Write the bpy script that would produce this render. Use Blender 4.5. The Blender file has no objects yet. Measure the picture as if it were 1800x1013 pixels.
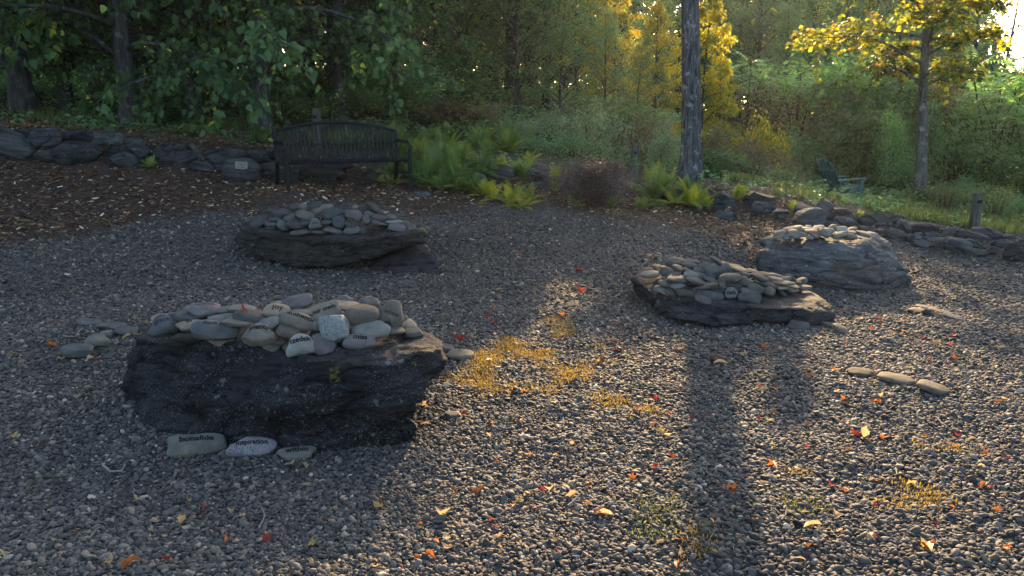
import bpy, bmesh, math, random
import numpy as np
from mathutils import Vector, Matrix
from mathutils.bvhtree import BVHTree
from mathutils.geometry import convex_hull_2d
R = math.radians
S = bpy.context.scene
COL = S.collection

# ------------------------------------------------------------------ camera, sky, sun, exposure
FPX, CX0, CY0, EYE = 1370.0, 900.0, 506.5, 1.6
PITCH = math.atan((506.5 - 210.0) / FPX)
cd = bpy.data.cameras.new('camera'); cam = bpy.data.objects.new('camera', cd); COL.objects.link(cam)
cam.location = (0, 0, EYE); cam.rotation_euler = (math.pi / 2 - PITCH, 0, 0)
cd.sensor_width = 36.0; cd.lens = FPX / 1800 * 36; cd.clip_start = 0.05; cd.clip_end = 2000
S.camera = cam
SUN_EL, SUN_AZ = R(18.0), R(11.0)
W = bpy.data.worlds.new('World'); S.world = W; W.use_nodes = True
wn = W.node_tree.nodes; wl = W.node_tree.links
bg = wn['Background']; sky = wn.new('ShaderNodeTexSky'); sky.sky_type = 'NISHITA'
sky.sun_disc = False; sky.sun_elevation = SUN_EL; sky.sun_rotation = SUN_AZ
sky.air_density = 1.0; sky.dust_density = 3.0; sky.ozone_density = 1.0
wl.new(sky.outputs['Color'], bg.inputs['Color']); bg.inputs['Strength'].default_value = 0.15
sd = bpy.data.lights.new('sun', 'SUN'); sun = bpy.data.objects.new('sun', sd); COL.objects.link(sun)
sd.energy = 5.0; sd.angle = R(0.55); sd.color = (1.0, 0.68, 0.35)
sdir = Vector((math.sin(SUN_AZ) * math.cos(SUN_EL), math.cos(SUN_AZ) * math.cos(SUN_EL), math.sin(SUN_EL)))
sun.rotation_euler = sdir.to_track_quat('Z', 'Y').to_euler(); sun.location = sdir * 60
S.view_settings.view_transform = 'Standard'; S.view_settings.look = 'None'
S.view_settings.exposure = 2.1; S.view_settings.gamma = 1.0
S.render.engine = 'CYCLES'
try:
    S.cycles.max_bounces = 8; S.cycles.diffuse_bounces = 4; S.cycles.transmission_bounces = 5
    S.cycles.volume_bounces = 1; S.cycles.transparent_max_bounces = 8
    S.cycles.use_denoising = True; S.cycles.sample_clamp_indirect = 6.0
    S.cycles.volume_step_rate = 4.0
except Exception:
    pass

# ------------------------------------------------------------------ helpers
CP, SP = math.cos(PITCH), math.sin(PITCH)
def rdir(px, py):
    x = (px - CX0) / FPX; y = -(py - CY0) / FPX
    return Vector((x, CP + y * SP, -SP + y * CP))
def P(px, py, Y):
    d = rdir(px, py); t = Y / d.y
    return Vector((d.x * t, Y, EYE + d.z * t))
def depth_of(p):
    return p.y * CP - (p.z - EYE) * SP
def hsh(ix, iy, iz, s):
    h = (ix.astype(np.int64) * 374761393 + iy.astype(np.int64) * 668265263 + iz.astype(np.int64) * 2147483647 + s * 974711) & 0xFFFFFFFF
    h = ((h ^ (h >> 13)) * 1274126177) & 0xFFFFFFFF
    h = h ^ (h >> 16)
    return (h & 0xFFFFFF) / float(0xFFFFFF)
def vn(Pp, s=0):
    Pp = np.asarray(Pp, float); i = np.floor(Pp).astype(np.int64); f = Pp - i; f = f * f * f * (f * (f * 6 - 15) + 10)
    x, y, z = i[:, 0], i[:, 1], i[:, 2]; u, v, w = f[:, 0], f[:, 1], f[:, 2]
    def c(a, b, d): return hsh(x + a, y + b, z + d, s)
    a = c(0, 0, 0) * (1 - u) + c(1, 0, 0) * u; b = c(0, 1, 0) * (1 - u) + c(1, 1, 0) * u
    e = c(0, 0, 1) * (1 - u) + c(1, 0, 1) * u; g = c(0, 1, 1) * (1 - u) + c(1, 1, 1) * u
    return ((a * (1 - v) + b * v) * (1 - w) + (e * (1 - v) + g * v) * w) * 2 - 1
def fbm(Pp, s=0, o=4, lac=2.1, g=0.5):
    r = 0; a = 1.0; Pp = np.asarray(Pp, float)
    for k in range(o):
        r = r + a * vn(Pp, s + k * 17); Pp = Pp * lac + 3.7; a *= g
    return r
def mesh_np(name, V, F, mat=None, smooth=True, v=None):
    """V (n,3); F (m,k) array or list of those; v = per-face value -> attribute 'v'"""
    me = bpy.data.meshes.new(name)
    Fs = F if isinstance(F, list) else [F]
    Fs = [np.asarray(f, np.int32) for f in Fs if len(f)]
    V = np.asarray(V, np.float32)
    me.vertices.add(len(V)); me.vertices.foreach_set('co', V.ravel())
    nl = sum(f.size for f in Fs); nf = sum(len(f) for f in Fs)
    me.loops.add(nl); me.polygons.add(nf)
    me.loops.foreach_set('vertex_index', np.concatenate([f.ravel() for f in Fs]))
    st = np.concatenate([np.full(len(f), f.shape[1], np.int32) for f in Fs])
    me.polygons.foreach_set('loop_start', np.concatenate([[0], np.cumsum(st)[:-1]]).astype(np.int32))
    me.update(calc_edges=True)
    if smooth: me.polygons.foreach_set('use_smooth', np.ones(nf, bool))
    if v is not None:
        at = me.attributes.new('v', 'FLOAT', 'FACE'); at.data.foreach_set('value', np.asarray(v, np.float32))
    if mat: me.materials.append(mat)
    me.validate()
    return me
def obj(name, me, parent=None, loc=(0, 0, 0), rot=(0, 0, 0)):
    o = bpy.data.objects.new(name, me); COL.objects.link(o)
    o.location = loc; o.rotation_euler = rot
    if parent: o.parent = parent
    return o
def tag(o, label, cat, group=None, kind=None):
    if label: o['label'] = label
    if cat: o['category'] = cat
    if group: o['group'] = group
    if kind: o['kind'] = kind
    return o
def empty(name, loc, rz=0):
    o = bpy.data.objects.new(name, None); COL.objects.link(o); o.location = loc; o.rotation_euler = (0, 0, rz)
    o.empty_display_size = 0.1
    return o
def copy_tree(o, loc=None, rz=None, scale=None):
    c = o.copy(); COL.objects.link(c)
    for ch in list(o.children):
        d = ch.copy(); COL.objects.link(d); d.parent = c
        for g in list(ch.children):
            e = g.copy(); COL.objects.link(e); e.parent = d
    if loc is not None: c.location = loc
    if rz is not None: c.rotation_euler = (0, 0, rz)
    if scale is not None: c.scale = scale
    return c
def bm_mesh(name, bm, mat, smooth=False):
    me = bpy.data.meshes.new(name); bm.to_mesh(me); bm.free()
    if mat: me.materials.append(mat)
    if smooth:
        for p in me.polygons: p.use_smooth = True
    return me
def add_box(bm, c, s, M=None, bev=0.0):
    r = bmesh.ops.create_cube(bm, size=1.0); vs = r['verts']
    for q in vs: q.co = Vector((q.co.x * s[0], q.co.y * s[1], q.co.z * s[2]))
    if bev:
        es = list({e for q in vs for e in q.link_edges})
        b = bmesh.ops.bevel(bm, geom=es, offset=bev, segments=2, affect='EDGES', profile=0.5)
        vs = list({q for f in b['faces'] for q in f.verts} | {q for q in vs if q.is_valid})
    for q in vs:
        if M is not None: q.co = M @ q.co
        q.co += Vector(c)
def tube(pts, rad, n=7, cap=True):
    pts = np.asarray(pts, float); m = len(pts); rad = np.broadcast_to(np.asarray(rad, float), (m,))
    T = np.gradient(pts, axis=0); T /= np.linalg.norm(T, axis=1)[:, None] + 1e-9
    ref = np.array([0.31, 0.95, 0.05]) if abs(T[0][2]) > 0.6 else np.array([0.05, 0.1, 1.0])
    A = np.cross(T, ref); A /= np.linalg.norm(A, axis=1)[:, None] + 1e-9; B = np.cross(T, A)
    an = np.arange(n) * 2 * math.pi / n
    V = pts[:, None, :] + rad[:, None, None] * (np.cos(an)[None, :, None] * A[:, None, :] + np.sin(an)[None, :, None] * B[:, None, :])
    V = V.reshape(-1, 3); F = []
    for i in range(m - 1):
        for j in range(n):
            F.append((i * n + j, i * n + (j + 1) % n, (i + 1) * n + (j + 1) % n, (i + 1) * n + j))
    if cap:
        V = np.vstack([V, pts[-1:] + T[-1:] * rad[-1]]); k = len(V) - 1
        for j in range(n):
            a = (m - 1) * n + j; b = (m - 1) * n + (j + 1) % n
            F.append((a, b, k, k))
    return V, np.array(F, np.int32)
class Acc:
    def __init__(s): s.V = []; s.F = {}; s.v = {}; s.n = 0
    def add(s, V, F, val=0.5):
        F = np.asarray(F, np.int32); k = F.shape[1]
        s.V.append(np.asarray(V, float)); s.F.setdefault(k, []).append(F + s.n)
        s.v.setdefault(k, []).append(np.broadcast_to(np.asarray(val, float), (len(F),))); s.n += len(V)
    def mesh(s, name, mat, smooth=True):
        ks = sorted(s.F)
        return mesh_np(name, np.vstack(s.V), [np.vstack(s.F[k]) for k in ks], mat, smooth, np.concatenate([np.concatenate(s.v[k]) for k in ks]))
def fix_tri(F):
    return F

# ------------------------------------------------------------------ terrain (thin plate spline through surveyed points)
def gz(px, py, Y): q = P(px, py, Y); return (q.x, q.y, q.z)
CT = [(x, y, 0.0) for x in (-7, -4, -1.5, 1.5, 4, 7) for y in (0.3, 2.2, 4.0)]
CT += [(x, 6.0, 0.0) for x in (-1.2, 1, 3.5, 7)] + [(2.5, 7.6, 0.0), (5, 7.6, 0.0)]
CT += [gz(0, 480, 6.8), gz(250, 385, 9.0), gz(120, 420, 8.1), gz(330, 560, 5.6), gz(500, 470, 7.95), gz(760, 485, 7.8), (-4.5, 5.0, 0.03),
       gz(505, 338, 10.2), gz(722, 333, 11.1), gz(480, 320, 10.75), gz(950, 352, 10.9), gz(1050, 382, 10.3), gz(1250, 392, 10.3), gz(1330, 405, 9.9),
       gz(20, 288, 9.6), gz(20, 234, 10.2), gz(200, 302, 9.9), gz(200, 242, 10.5), gz(400, 320, 10.5), gz(400, 264, 11.1),
       gz(560, 319, 11.35), gz(560, 277, 11.95), gz(660, 316, 11.9), gz(660, 286, 12.4), gz(830, 332, 11.2), gz(830, 292, 11.8), gz(960, 342, 11.4), gz(960, 312, 12.0),
       gz(1280, 385, 10.8), gz(1310, 348, 11.5), gz(1450, 408, 9.9), gz(1450, 367, 10.8), gz(1600, 440, 9.3), gz(1600, 397, 10.2),
       gz(1790, 462, 8.7), gz(1790, 417, 9.7), gz(1930, 480, 8.2), gz(1930, 432, 9.2),
       gz(1500, 357, 15.0), gz(1215, 312, 13.0), gz(1615, 353, 14.6), gz(1113, 311, 13.4), gz(1710, 402, 10.9),
       gz(430, 250, 11.9), gz(200, 230, 11.6), gz(0, 216, 11.2), gz(800, 250, 13.2), gz(1000, 262, 14.0), gz(-250, 270, 9.2), gz(-250, 200, 10.4),
       (-9, 16, 2.1), (-3, 18, 2.2), (3, 19, 1.6), (9, 20, 0.35), (15, 18, 0.1), (13, 12, 0.05), (-13, 12, 2.0), (-12, 8, 0.8), (-10, 5, 0.25),
       (-9, 26, 2.8), (0, 27, 2.6), (10, 28, 0.8), (20, 26, 0.2), (11, 5, 0.0), (12, 9, 0.0)]
CT = np.array(CT)
def tps_u(r2): return 0.5 * r2 * np.log(r2 + 1e-12)
def tps_fit(C, lam=0.004):
    n = len(C); d2 = ((C[:, None, :2] - C[None, :, :2]) ** 2).sum(-1)
    A = np.zeros((n + 3, n + 3)); A[:n, :n] = tps_u(d2) + lam * np.eye(n)
    Q = np.hstack([np.ones((n, 1)), C[:, :2]]); A[:n, n:] = Q; A[n:, :n] = Q.T
    return np.linalg.solve(A, np.concatenate([C[:, 2], np.zeros(3)]))
TW = tps_fit(CT)
def H(X, Y):
    X = np.atleast_1d(np.asarray(X, float)); Y = np.atleast_1d(np.asarray(Y, float)); out = np.zeros(X.shape)
    for i in range(0, X.size, 20000):
        x = X.ravel()[i:i + 20000]; y = Y.ravel()[i:i + 20000]
        d2 = (x[:, None] - CT[None, :, 0]) ** 2 + (y[:, None] - CT[None, :, 1]) ** 2
        out.ravel()[i:i + 20000] = tps_u(d2) @ TW[:-3] + TW[-3] + TW[-2] * x + TW[-1] * y
    far = 1.2 - 0.02 * np.clip(X, -50, 50) + 0.02 * np.clip(Y, -50, 60)
    r = np.hypot(X, Y - 10); k = np.clip((r - 17) / 14, 0, 1); k = k * k * (3 - 2 * k)
    k2 = np.clip((0.5 - Y) / 3, 0, 1)
    return (out * (1 - k) + far * k) * (1 - k2)
def h1(x, y): return float(H([x], [y])[0])
_ts = np.arange(1.6, 70, 0.02)
def G(px, py):
    d = rdir(px, py); t = _ts / d.y
    x = d.x * t; z = EYE + d.z * t
    below = z - H(x, _ts)
    k = np.argmax(below < 0)
    if below[k] >= 0: k = len(_ts) - 1
    return Vector((x[k], _ts[k], float(H([x[k]], [_ts[k]])[0])))

# ------------------------------------------------------------------ materials
def nt(name):
    m = bpy.data.materials.new(name); m.use_nodes = True
    n = m.node_tree.nodes; l = m.node_tree.links
    return m, n, l, n['Principled BSDF'], n['Material Output']
def ramp(n, stops):
    r = n.new('ShaderNodeValToRGB'); e = r.color_ramp.elements
    while len(e) < len(stops): e.new(0.5)
    for q, (p, c) in zip(e, stops): q.position = p; q.color = (*c, 1) if len(c) == 3 else c
    return r
def noise(n, l, vec, scale, detail=4, rough=0.55, dist=0.0):
    t = n.new('ShaderNodeTexNoise'); t.inputs['Scale'].default_value = scale; t.inputs['Detail'].default_value = detail
    t.inputs['Roughness'].default_value = rough; t.inputs['Distortion'].default_value = dist
    if vec is not None: l.new(vec, t.inputs['Vector'])
    return t
def mixc(n, l, f, a, b, mode='MIX'):
    m = n.new('ShaderNodeMix'); m.data_type = 'RGBA'; m.blend_type = mode
    for k, s in (('Factor', f),):
        if isinstance(s, (int, float)): m.inputs[0].default_value = s
        else: l.new(s, m.inputs[0])
    for i, s in ((6, a), (7, b)):
        if isinstance(s, tuple): m.inputs[i].default_value = (*s, 1)
        else: l.new(s, m.inputs[i])
    return m.outputs[2]
def mth(n, l, op, a, b=None, clamp=False):
    m = n.new('ShaderNodeMath'); m.operation = op; m.use_clamp = clamp
    for i, s in enumerate((a, b)):
        if s is None: continue
        if isinstance(s, (int, float)): m.inputs[i].default_value = s
        else: l.new(s, m.inputs[i])
    return m.outputs[0]
def bump(n, l, b, h, dist, strength=1.0):
    q = n.new('ShaderNodeBump'); q.inputs['Distance'].default_value = dist; q.inputs['Strength'].default_value = strength
    l.new(h, q.inputs['Height']); l.new(q.outputs['Normal'], b.inputs['Normal'])

def mat_leaf(name, stops, trans=0.45, rough=0.5, spec=0.35, tint=(1.0, 1.0, 0.55)):
    m, n, l, b, out = nt(name)
    a = n.new('ShaderNodeAttribute'); a.attribute_name = 'v'
    oi = n.new('ShaderNodeObjectInfo')
    f = mth(n, l, 'ADD', a.outputs['Fac'], mth(n, l, 'MULTIPLY', mth(n, l, 'SUBTRACT', oi.outputs['Random'], 0.5), 0.22), True)
    r = ramp(n, stops); l.new(f, r.inputs['Fac'])
    l.new(r.outputs['Color'], b.inputs['Base Color']); b.inputs['Roughness'].default_value = rough
    b.inputs['Specular IOR Level'].default_value = spec
    t = n.new('ShaderNodeBsdfTranslucent')
    tc = mixc(n, l, 1.0, r.outputs['Color'], tint, 'MULTIPLY')
    g = n.new('ShaderNodeMix'); g.data_type = 'RGBA'; g.blend_type = 'ADD'; g.inputs[0].default_value = 0.8
    l.new(tc, g.inputs[6]); l.new(tc, g.inputs[7]); l.new(g.outputs[2], t.inputs['Color'])
    mx = n.new('ShaderNodeMixShader'); mx.inputs[0].default_value = trans
    l.new(b.outputs[0], mx.inputs[1]); l.new(t.outputs[0], mx.inputs[2]); l.new(mx.outputs[0], out.inputs['Surface'])
    return m
def mat_bark(name, c1, c2, scale=9, lich=0.0):
    m, n, l, b, out = nt(name)
    tc = n.new('ShaderNodeTexCoord'); mp = n.new('ShaderNodeMapping'); mp.inputs['Scale'].default_value = (1, 1, 0.16)
    l.new(tc.outputs['Object'], mp.inputs['Vector'])
    t = noise(n, l, mp.outputs['Vector'], scale * 3.2, 6, 0.62, 0.4)
    r = ramp(n, [(0.36, c1), (0.66, c2)]); l.new(t.outputs['Fac'], r.inputs['Fac'])
    t2 = noise(n, l, tc.outputs['Object'], scale * 0.9, 5, 0.6)
    r2 = ramp(n, [(0.56, (0, 0, 0)), (0.66, (1, 1, 1))]); l.new(t2.outputs['Fac'], r2.inputs['Fac'])
    col = mixc(n, l, mth(n, l, 'MULTIPLY', r2.outputs['Color'], lich), r.outputs['Color'], (0.27, 0.29, 0.27))
    l.new(col, b.inputs['Base Color']); b.inputs['Roughness'].default_value = 0.9; b.inputs['Specular IOR Level'].default_value = 0.2
    bump(n, l, b, t.outputs['Fac'], 0.03, 0.9)
    return m
def mat_plain(name, c, rough=0.5, spec=0.5, metal=0.0, var=0.12, sc=14, bmp=0.0):
    m, n, l, b, out = nt(name)
    tc = n.new('ShaderNodeTexCoord'); t = noise(n, l, tc.outputs['Object'], sc, 5, 0.6)
    r = ramp(n, [(0.3, tuple(x * (1 - var) for x in c)), (0.7, tuple(x * (1 + var) for x in c))]); l.new(t.outputs['Fac'], r.inputs['Fac'])
    l.new(r.outputs['Color'], b.inputs['Base Color']); b.inputs['Roughness'].default_value = rough
    b.inputs['Specular IOR Level'].default_value = spec; b.inputs['Metallic'].default_value = metal
    if bmp: bump(n, l, b, t.outputs['Fac'], bmp)
    return m
def mat_stone():
    """smooth river stone: colour comes from the object"""
    m, n, l, b, out = nt('river_stone')
    tc = n.new('ShaderNodeTexCoord'); oi = n.new('ShaderNodeObjectInfo')
    ad = n.new('ShaderNodeVectorMath'); ad.operation = 'ADD'; l.new(tc.outputs['Object'], ad.inputs[0])
    cb = n.new('ShaderNodeCombineXYZ'); 
    for i in range(3): l.new(mth(n, l, 'MULTIPLY', oi.outputs['Random'], 17.0 + i * 5), cb.inputs[i])
    l.new(cb.outputs[0], ad.inputs[1])
    t = noise(n, l, ad.outputs[0], 13, 6, 0.65); t2 = noise(n, l, ad.outputs[0], 320, 3, 0.7)
    r = ramp(n, [(0.3, (0.62, 0.62, 0.64)), (0.72, (1.3, 1.28, 1.22))]); l.new(t.outputs['Fac'], r.inputs['Fac'])
    r2 = ramp(n, [(0.3, (0.72, 0.72, 0.74)), (0.7, (1.26, 1.25, 1.22))]); l.new(t2.outputs['Fac'], r2.inputs['Fac'])
    c = mixc(n, l, 1.0, oi.outputs['Color'], r.outputs['Color'], 'MULTIPLY'); c = mixc(n, l, 1.0, c, r2.outputs['Color'], 'MULTIPLY')
    v = n.new('ShaderNodeTexVoronoi'); v.inputs['Scale'].default_value = 55; l.new(ad.outputs[0], v.inputs['Vector'])
    rv = ramp(n, [(0.05, (1, 1, 1)), (0.16, (0, 0, 0))]); l.new(v.outputs['Distance'], rv.inputs['Fac'])
    msk = mth(n, l, 'MULTIPLY', rv.outputs['Color'], mth(n, l, 'GREATER_THAN', t.outputs['Fac'], 0.56))
    c = mixc(n, l, mth(n, l, 'MULTIPLY', msk, 0.45), c, (0.36, 0.37, 0.37))
    l.new(c, b.inputs['Base Color']); b.inputs['Roughness'].default_value = 0.85; b.inputs['Specular IOR Level'].default_value = 0.12
    h = mth(n, l, 'ADD', mth(n, l, 'MULTIPLY', t.outputs['Fac'], 0.8), mth(n, l, 'MULTIPLY', t2.outputs['Fac'], 0.25))
    bump(n, l, b, h, 0.006, 0.6)
    return m
def mat_granite():
    m, n, l, b, out = nt('speckled_granite')
    tc = n.new('ShaderNodeTexCoord'); v = n.new('ShaderNodeTexVoronoi'); v.inputs['Scale'].default_value = 230
    l.new(tc.outputs['Object'], v.inputs['Vector'])
    sp = n.new('ShaderNodeSeparateColor'); l.new(v.outputs['Color'], sp.inputs[0])
    oi = n.new('ShaderNodeObjectInfo')
    r = ramp(n, [(0.0, (0.12, 0.13, 0.15)), (0.14, (0.3, 0.31, 0.34)), (0.2, (0.85, 0.87, 0.9)), (1.0, (1.25, 1.25, 1.25))]); l.new(sp.outputs[0], r.inputs['Fac'])
    l.new(mixc(n, l, 1.0, oi.outputs['Color'], r.outputs['Color'], 'MULTIPLY'), b.inputs['Base Color']); b.inputs['Roughness'].default_value = 0.7
    return m
def mat_rock(name, base, dark, lichen, strat=(0.12, 0.05, 1.0), sscale=9, lich_amt=1.0, stain=None, obcol=False):
    m, n, l, b, out = nt(name)
    tc = n.new('ShaderNodeTexCoord'); oi = n.new('ShaderNodeObjectInfo')
    ad = n.new('ShaderNodeVectorMath'); ad.operation = 'ADD'; l.new(tc.outputs['Object'], ad.inputs[0])
    cb = n.new('ShaderNodeCombineXYZ')
    for i in range(3): l.new(mth(n, l, 'MULTIPLY', oi.outputs['Random'], 11.0 + i * 5), cb.inputs[i])
    l.new(cb.outputs[0], ad.inputs[1]); vec = ad.outputs[0]
    t = noise(n, l, vec, 5.0, 8, 0.66, 0.3)
    # bedding streaks
    mp = n.new('ShaderNodeMapping'); mp.inputs['Scale'].default_value = (1.0, 1.0, 7.0); mp.inputs['Rotation'].default_value = (strat[1], strat[0], 0)
    l.new(vec, mp.inputs['Vector']); s = noise(n, l, mp.outputs['Vector'], sscale * 0.6, 7, 0.68, 0.6)
    r = ramp(n, [(0.32, dark), (0.68, base)]); l.new(t.outputs['Fac'], r.inputs['Fac'])
    rs = ramp(n, [(0.34, (0.38, 0.38, 0.40)), (0.66, (1.75, 1.72, 1.68))]); l.new(s.outputs['Fac'], rs.inputs['Fac'])
    c = mixc(n, l, 1.0, r.outputs['Color'], rs.outputs['Color'], 'MULTIPLY')
    mp2 = n.new('ShaderNodeMapping'); mp2.inputs['Scale'].default_value = (1.6, 1.6, 8.5); mp2.inputs['Rotation'].default_value = (strat[1], strat[0], 0)
    nw = noise(n, l, vec, 4.0, 4, 0.6); wv = n.new('ShaderNodeVectorMath'); wv.operation = 'MULTIPLY_ADD'; l.new(nw.outputs['Color'], wv.inputs[0]); wv.inputs[1].default_value = (0.16,) * 3; l.new(vec, wv.inputs[2])
    l.new(wv.outputs[0], mp2.inputs['Vector']); ve = n.new('ShaderNodeTexVoronoi'); ve.feature = 'DISTANCE_TO_EDGE'; ve.inputs['Scale'].default_value = 1.0; l.new(mp2.outputs['Vector'], ve.inputs['Vector'])
    re_ = ramp(n, [(0.0, (0, 0, 0)), (0.05, (1, 1, 1))]); l.new(ve.outputs['Distance'], re_.inputs['Fac'])
    t7 = noise(n, l, vec, 2.6, 2, 0.5); gate = mth(n, l, 'MAXIMUM', re_.outputs['Color'], mth(n, l, 'LESS_THAN', t7.outputs['Fac'], 0.47)); gate = mth(n, l, 'MAXIMUM', gate, 0.3)
    c = mixc(n, l, 1.0, c, gate, 'MULTIPLY')
    if obcol: c = mixc(n, l, 1.0, c, oi.outputs['Color'], 'MULTIPLY')
    if stain:
        t4 = noise(n, l, vec, 2.3, 3, 0.5); r4 = ramp(n, [(0.52, (0, 0, 0)), (0.66, (0.8, 0.8, 0.8))]); l.new(t4.outputs['Fac'], r4.inputs['Fac'])
        c = mixc(n, l, r4.outputs['Color'], c, stain)
    # lichen: specks of several sizes
    t3 = noise(n, l, vec, 3.1, 4, 0.6)
    for sc, lo, hi, gate in ((30, 0.12, 0.22, 0.46), (85, 0.16, 0.30, 0.44), (11, 0.13, 0.2, 0.52)):
        v = n.new('ShaderNodeTexVoronoi'); v.inputs['Scale'].default_value = sc
        nd = noise(n, l, vec, sc * 1.7, 2, 0.5)
        va = n.new('ShaderNodeVectorMath'); va.operation = 'MULTIPLY_ADD'; l.new(nd.outputs['Color'], va.inputs[0]); va.inputs[1].default_value = (0.03,) * 3 if sc < 50 else (0.01,) * 3
        l.new(vec, va.inputs[2]); l.new(va.outputs[0], v.inputs['Vector'])
        rv = ramp(n, [(lo, (1, 1, 1)), (hi, (0, 0, 0))]); l.new(v.outputs['Distance'], rv.inputs['Fac'])
        mk = mth(n, l, 'MULTIPLY', rv.outputs['Color'], mth(n, l, 'GREATER_THAN', t3.outputs['Fac'], gate))
        c = mixc(n, l, mth(n, l, 'MULTIPLY', mk, 0.75 * lich_amt), c, lichen)
    ma = n.new('ShaderNodeAttribute'); ma.attribute_name = 'moss'
    tm = noise(n, l, vec, 26, 4, 0.6)
    mf = mth(n, l, 'MULTIPLY', mth(n, l, 'SUBTRACT', mth(n, l, 'ADD', ma.outputs['Fac'], mth(n, l, 'MULTIPLY', tm.outputs['Fac'], 0.9)), 0.95), 6.0, True)
    rm = ramp(n, [(0.35, (0.05, 0.06, 0.012)), (0.65, (0.19, 0.19, 0.04))]); l.new(tm.outputs['Fac'], rm.inputs['Fac'])
    c = mixc(n, l, mf, c, rm.outputs['Color'])
    l.new(c, b.inputs['Base Color']); b.inputs['Roughness'].default_value = 0.85; b.inputs['Specular IOR Level'].default_value = 0.2
    t5 = noise(n, l, vec, 60, 4, 0.7)
    h = mth(n, l, 'ADD', mth(n, l, 'ADD', mth(n, l, 'MULTIPLY', s.outputs['Fac'], 1.0), mth(n, l, 'MULTIPLY', t5.outputs['Fac'], 0.22)), mth(n, l, 'MULTIPLY', gate, 0.35))
    bump(n, l, b, h, 0.06, 1.0)
    return m

M = {}
M['stone'] = mat_stone(); M['granite'] = mat_granite()
M['rock_dark'] = mat_rock('dark_slate_rock', (0.024, 0.024, 0.027), (0.008, 0.008, 0.009), (0.127, 0.132, 0.132), (0.16, 0.05), 9)
M['rock_brown'] = mat_rock('brown_grey_rock', (0.042, 0.037, 0.032), (0.015, 0.014, 0.014), (0.114, 0.114, 0.109), (0.05, 0.0), 7, 0.7, (0.042, 0.030, 0.022))
M['rock_plum'] = mat_rock('plum_dark_rock', (0.036, 0.029, 0.033), (0.016, 0.013, 0.016), (0.12, 0.12, 0.12), (0.25, 0.0), 7, 0.2)
M['rock_purple'] = mat_rock('purplish_slab_rock', (0.046, 0.041, 0.043), (0.016, 0.015, 0.017), (0.130, 0.135, 0.140), (0.08, 0.0), 9, 0.7)
M['rock_blue'] = mat_rock('blue_grey_rock', (0.095, 0.104, 0.106), (0.041, 0.043, 0.046), (0.224, 0.238, 0.245), (0.18, 0.05), 7, 0.7, (0.082, 0.068, 0.058))
M['wall'] = mat_rock('field_stone', (0.129, 0.129, 0.129), (0.058, 0.058, 0.060), (0.190, 0.197, 0.190), (0.1, 0.1), 6, 0.5, None, True)
M['ink'] = mat_plain('engraved_black', (0.006, 0.006, 0.007), 0.8, 0.1)
M['ink_faint'] = mat_plain('engraved_grey', (0.018, 0.018, 0.02), 0.8, 0.1)
M['bench'] = mat_plain('black_coated_steel', (0.008, 0.009, 0.011), 0.5, 0.14, 0, 0.2, 30)
M['chair'] = mat_plain('green_painted_board', (0.018, 0.085, 0.08), 0.5, 0.25, 0, 0.25, 9)
M['post'] = mat_bark('weathered_post_wood', (0.035, 0.038, 0.03), (0.095, 0.10, 0.082), 7)
M['plaque'] = mat_plain('dull_brass_plate', (0.16, 0.155, 0.12), 0.5, 0.4, 0.3, 0.15)
M['bark_grey'] = mat_bark('grey_furrowed_bark', (0.012, 0.012, 0.013), (0.12, 0.12, 0.122), 9, 0.6)
M['bark_maple'] = mat_bark('pale_blotched_bark', (0.028, 0.03, 0.03), (0.11, 0.115, 0.11), 5, 0.7)
M['bark_dark'] = mat_bark('dark_bark', (0.02, 0.02, 0.02), (0.07, 0.068, 0.062), 8, 0.3)
M['twig'] = mat_plain('brown_twig', (0.05, 0.042, 0.034), 0.85, 0.2)
M['twig_pale'] = mat_plain('bleached_twig', (0.17, 0.155, 0.13), 0.8, 0.2)
M['lf_big'] = mat_leaf('broad_dark_leaf', [(0.0, (0.031, 0.064, 0.025)), (0.6, (0.070, 0.133, 0.048)), (0.92, (0.119, 0.196, 0.063)), (1.0, (0.476, 0.504, 0.056))], 0.38, 0.6, 0.22)
M['lf_dark'] = mat_leaf('dark_forest_leaf', [(0.0, (0.049, 0.092, 0.043)), (0.6, (0.099, 0.163, 0.066)), (0.93, (0.176, 0.242, 0.076)), (1.0, (0.620, 0.548, 0.066))], 0.42)
M['lf_mid'] = mat_leaf('mid_green_leaf', [(0.0, (0.066, 0.131, 0.066)), (0.6, (0.140, 0.244, 0.112)), (0.94, (0.225, 0.319, 0.131)), (1.0, (0.562, 0.488, 0.112))], 0.42)
M['lf_yel'] = mat_leaf('yellow_green_leaf', [(0.0, (0.10, 0.12, 0.02)), (0.4, (0.22, 0.21, 0.025)), (0.8, (0.40, 0.33, 0.03)), (1.0, (0.5, 0.32, 0.03))], 0.55)
M['lf_maple'] = mat_leaf('autumn_maple_leaf', [(0.0, (0.03, 0.05, 0.012)), (0.45, (0.10, 0.13, 0.02)), (0.66, (0.30, 0.29, 0.025)), (0.9, (0.44, 0.33, 0.025)), (0.95, (0.45, 0.2, 0.025)), (1.0, (0.4, 0.10, 0.03))], 0.6)
M['lf_fern'] = mat_leaf('fern_green', [(0.0, (0.06, 0.12, 0.035)), (0.5, (0.14, 0.22, 0.065)), (0.85, (0.22, 0.28, 0.075)), (1.0, (0.34, 0.33, 0.09))], 0.42)
M['lf_fern_y'] = mat_leaf('fern_yellowing', [(0.0, (0.100, 0.150, 0.030)), (0.5, (0.240, 0.270, 0.040)), (1.0, (0.450, 0.400, 0.050))], 0.5)
M['lf_brown'] = mat_leaf('browned_leaf', [(0.0, (0.084, 0.070, 0.042)), (0.5, (0.154, 0.119, 0.070)), (0.85, (0.168, 0.182, 0.084)), (1.0, (0.336, 0.154, 0.070))], 0.35)
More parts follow.
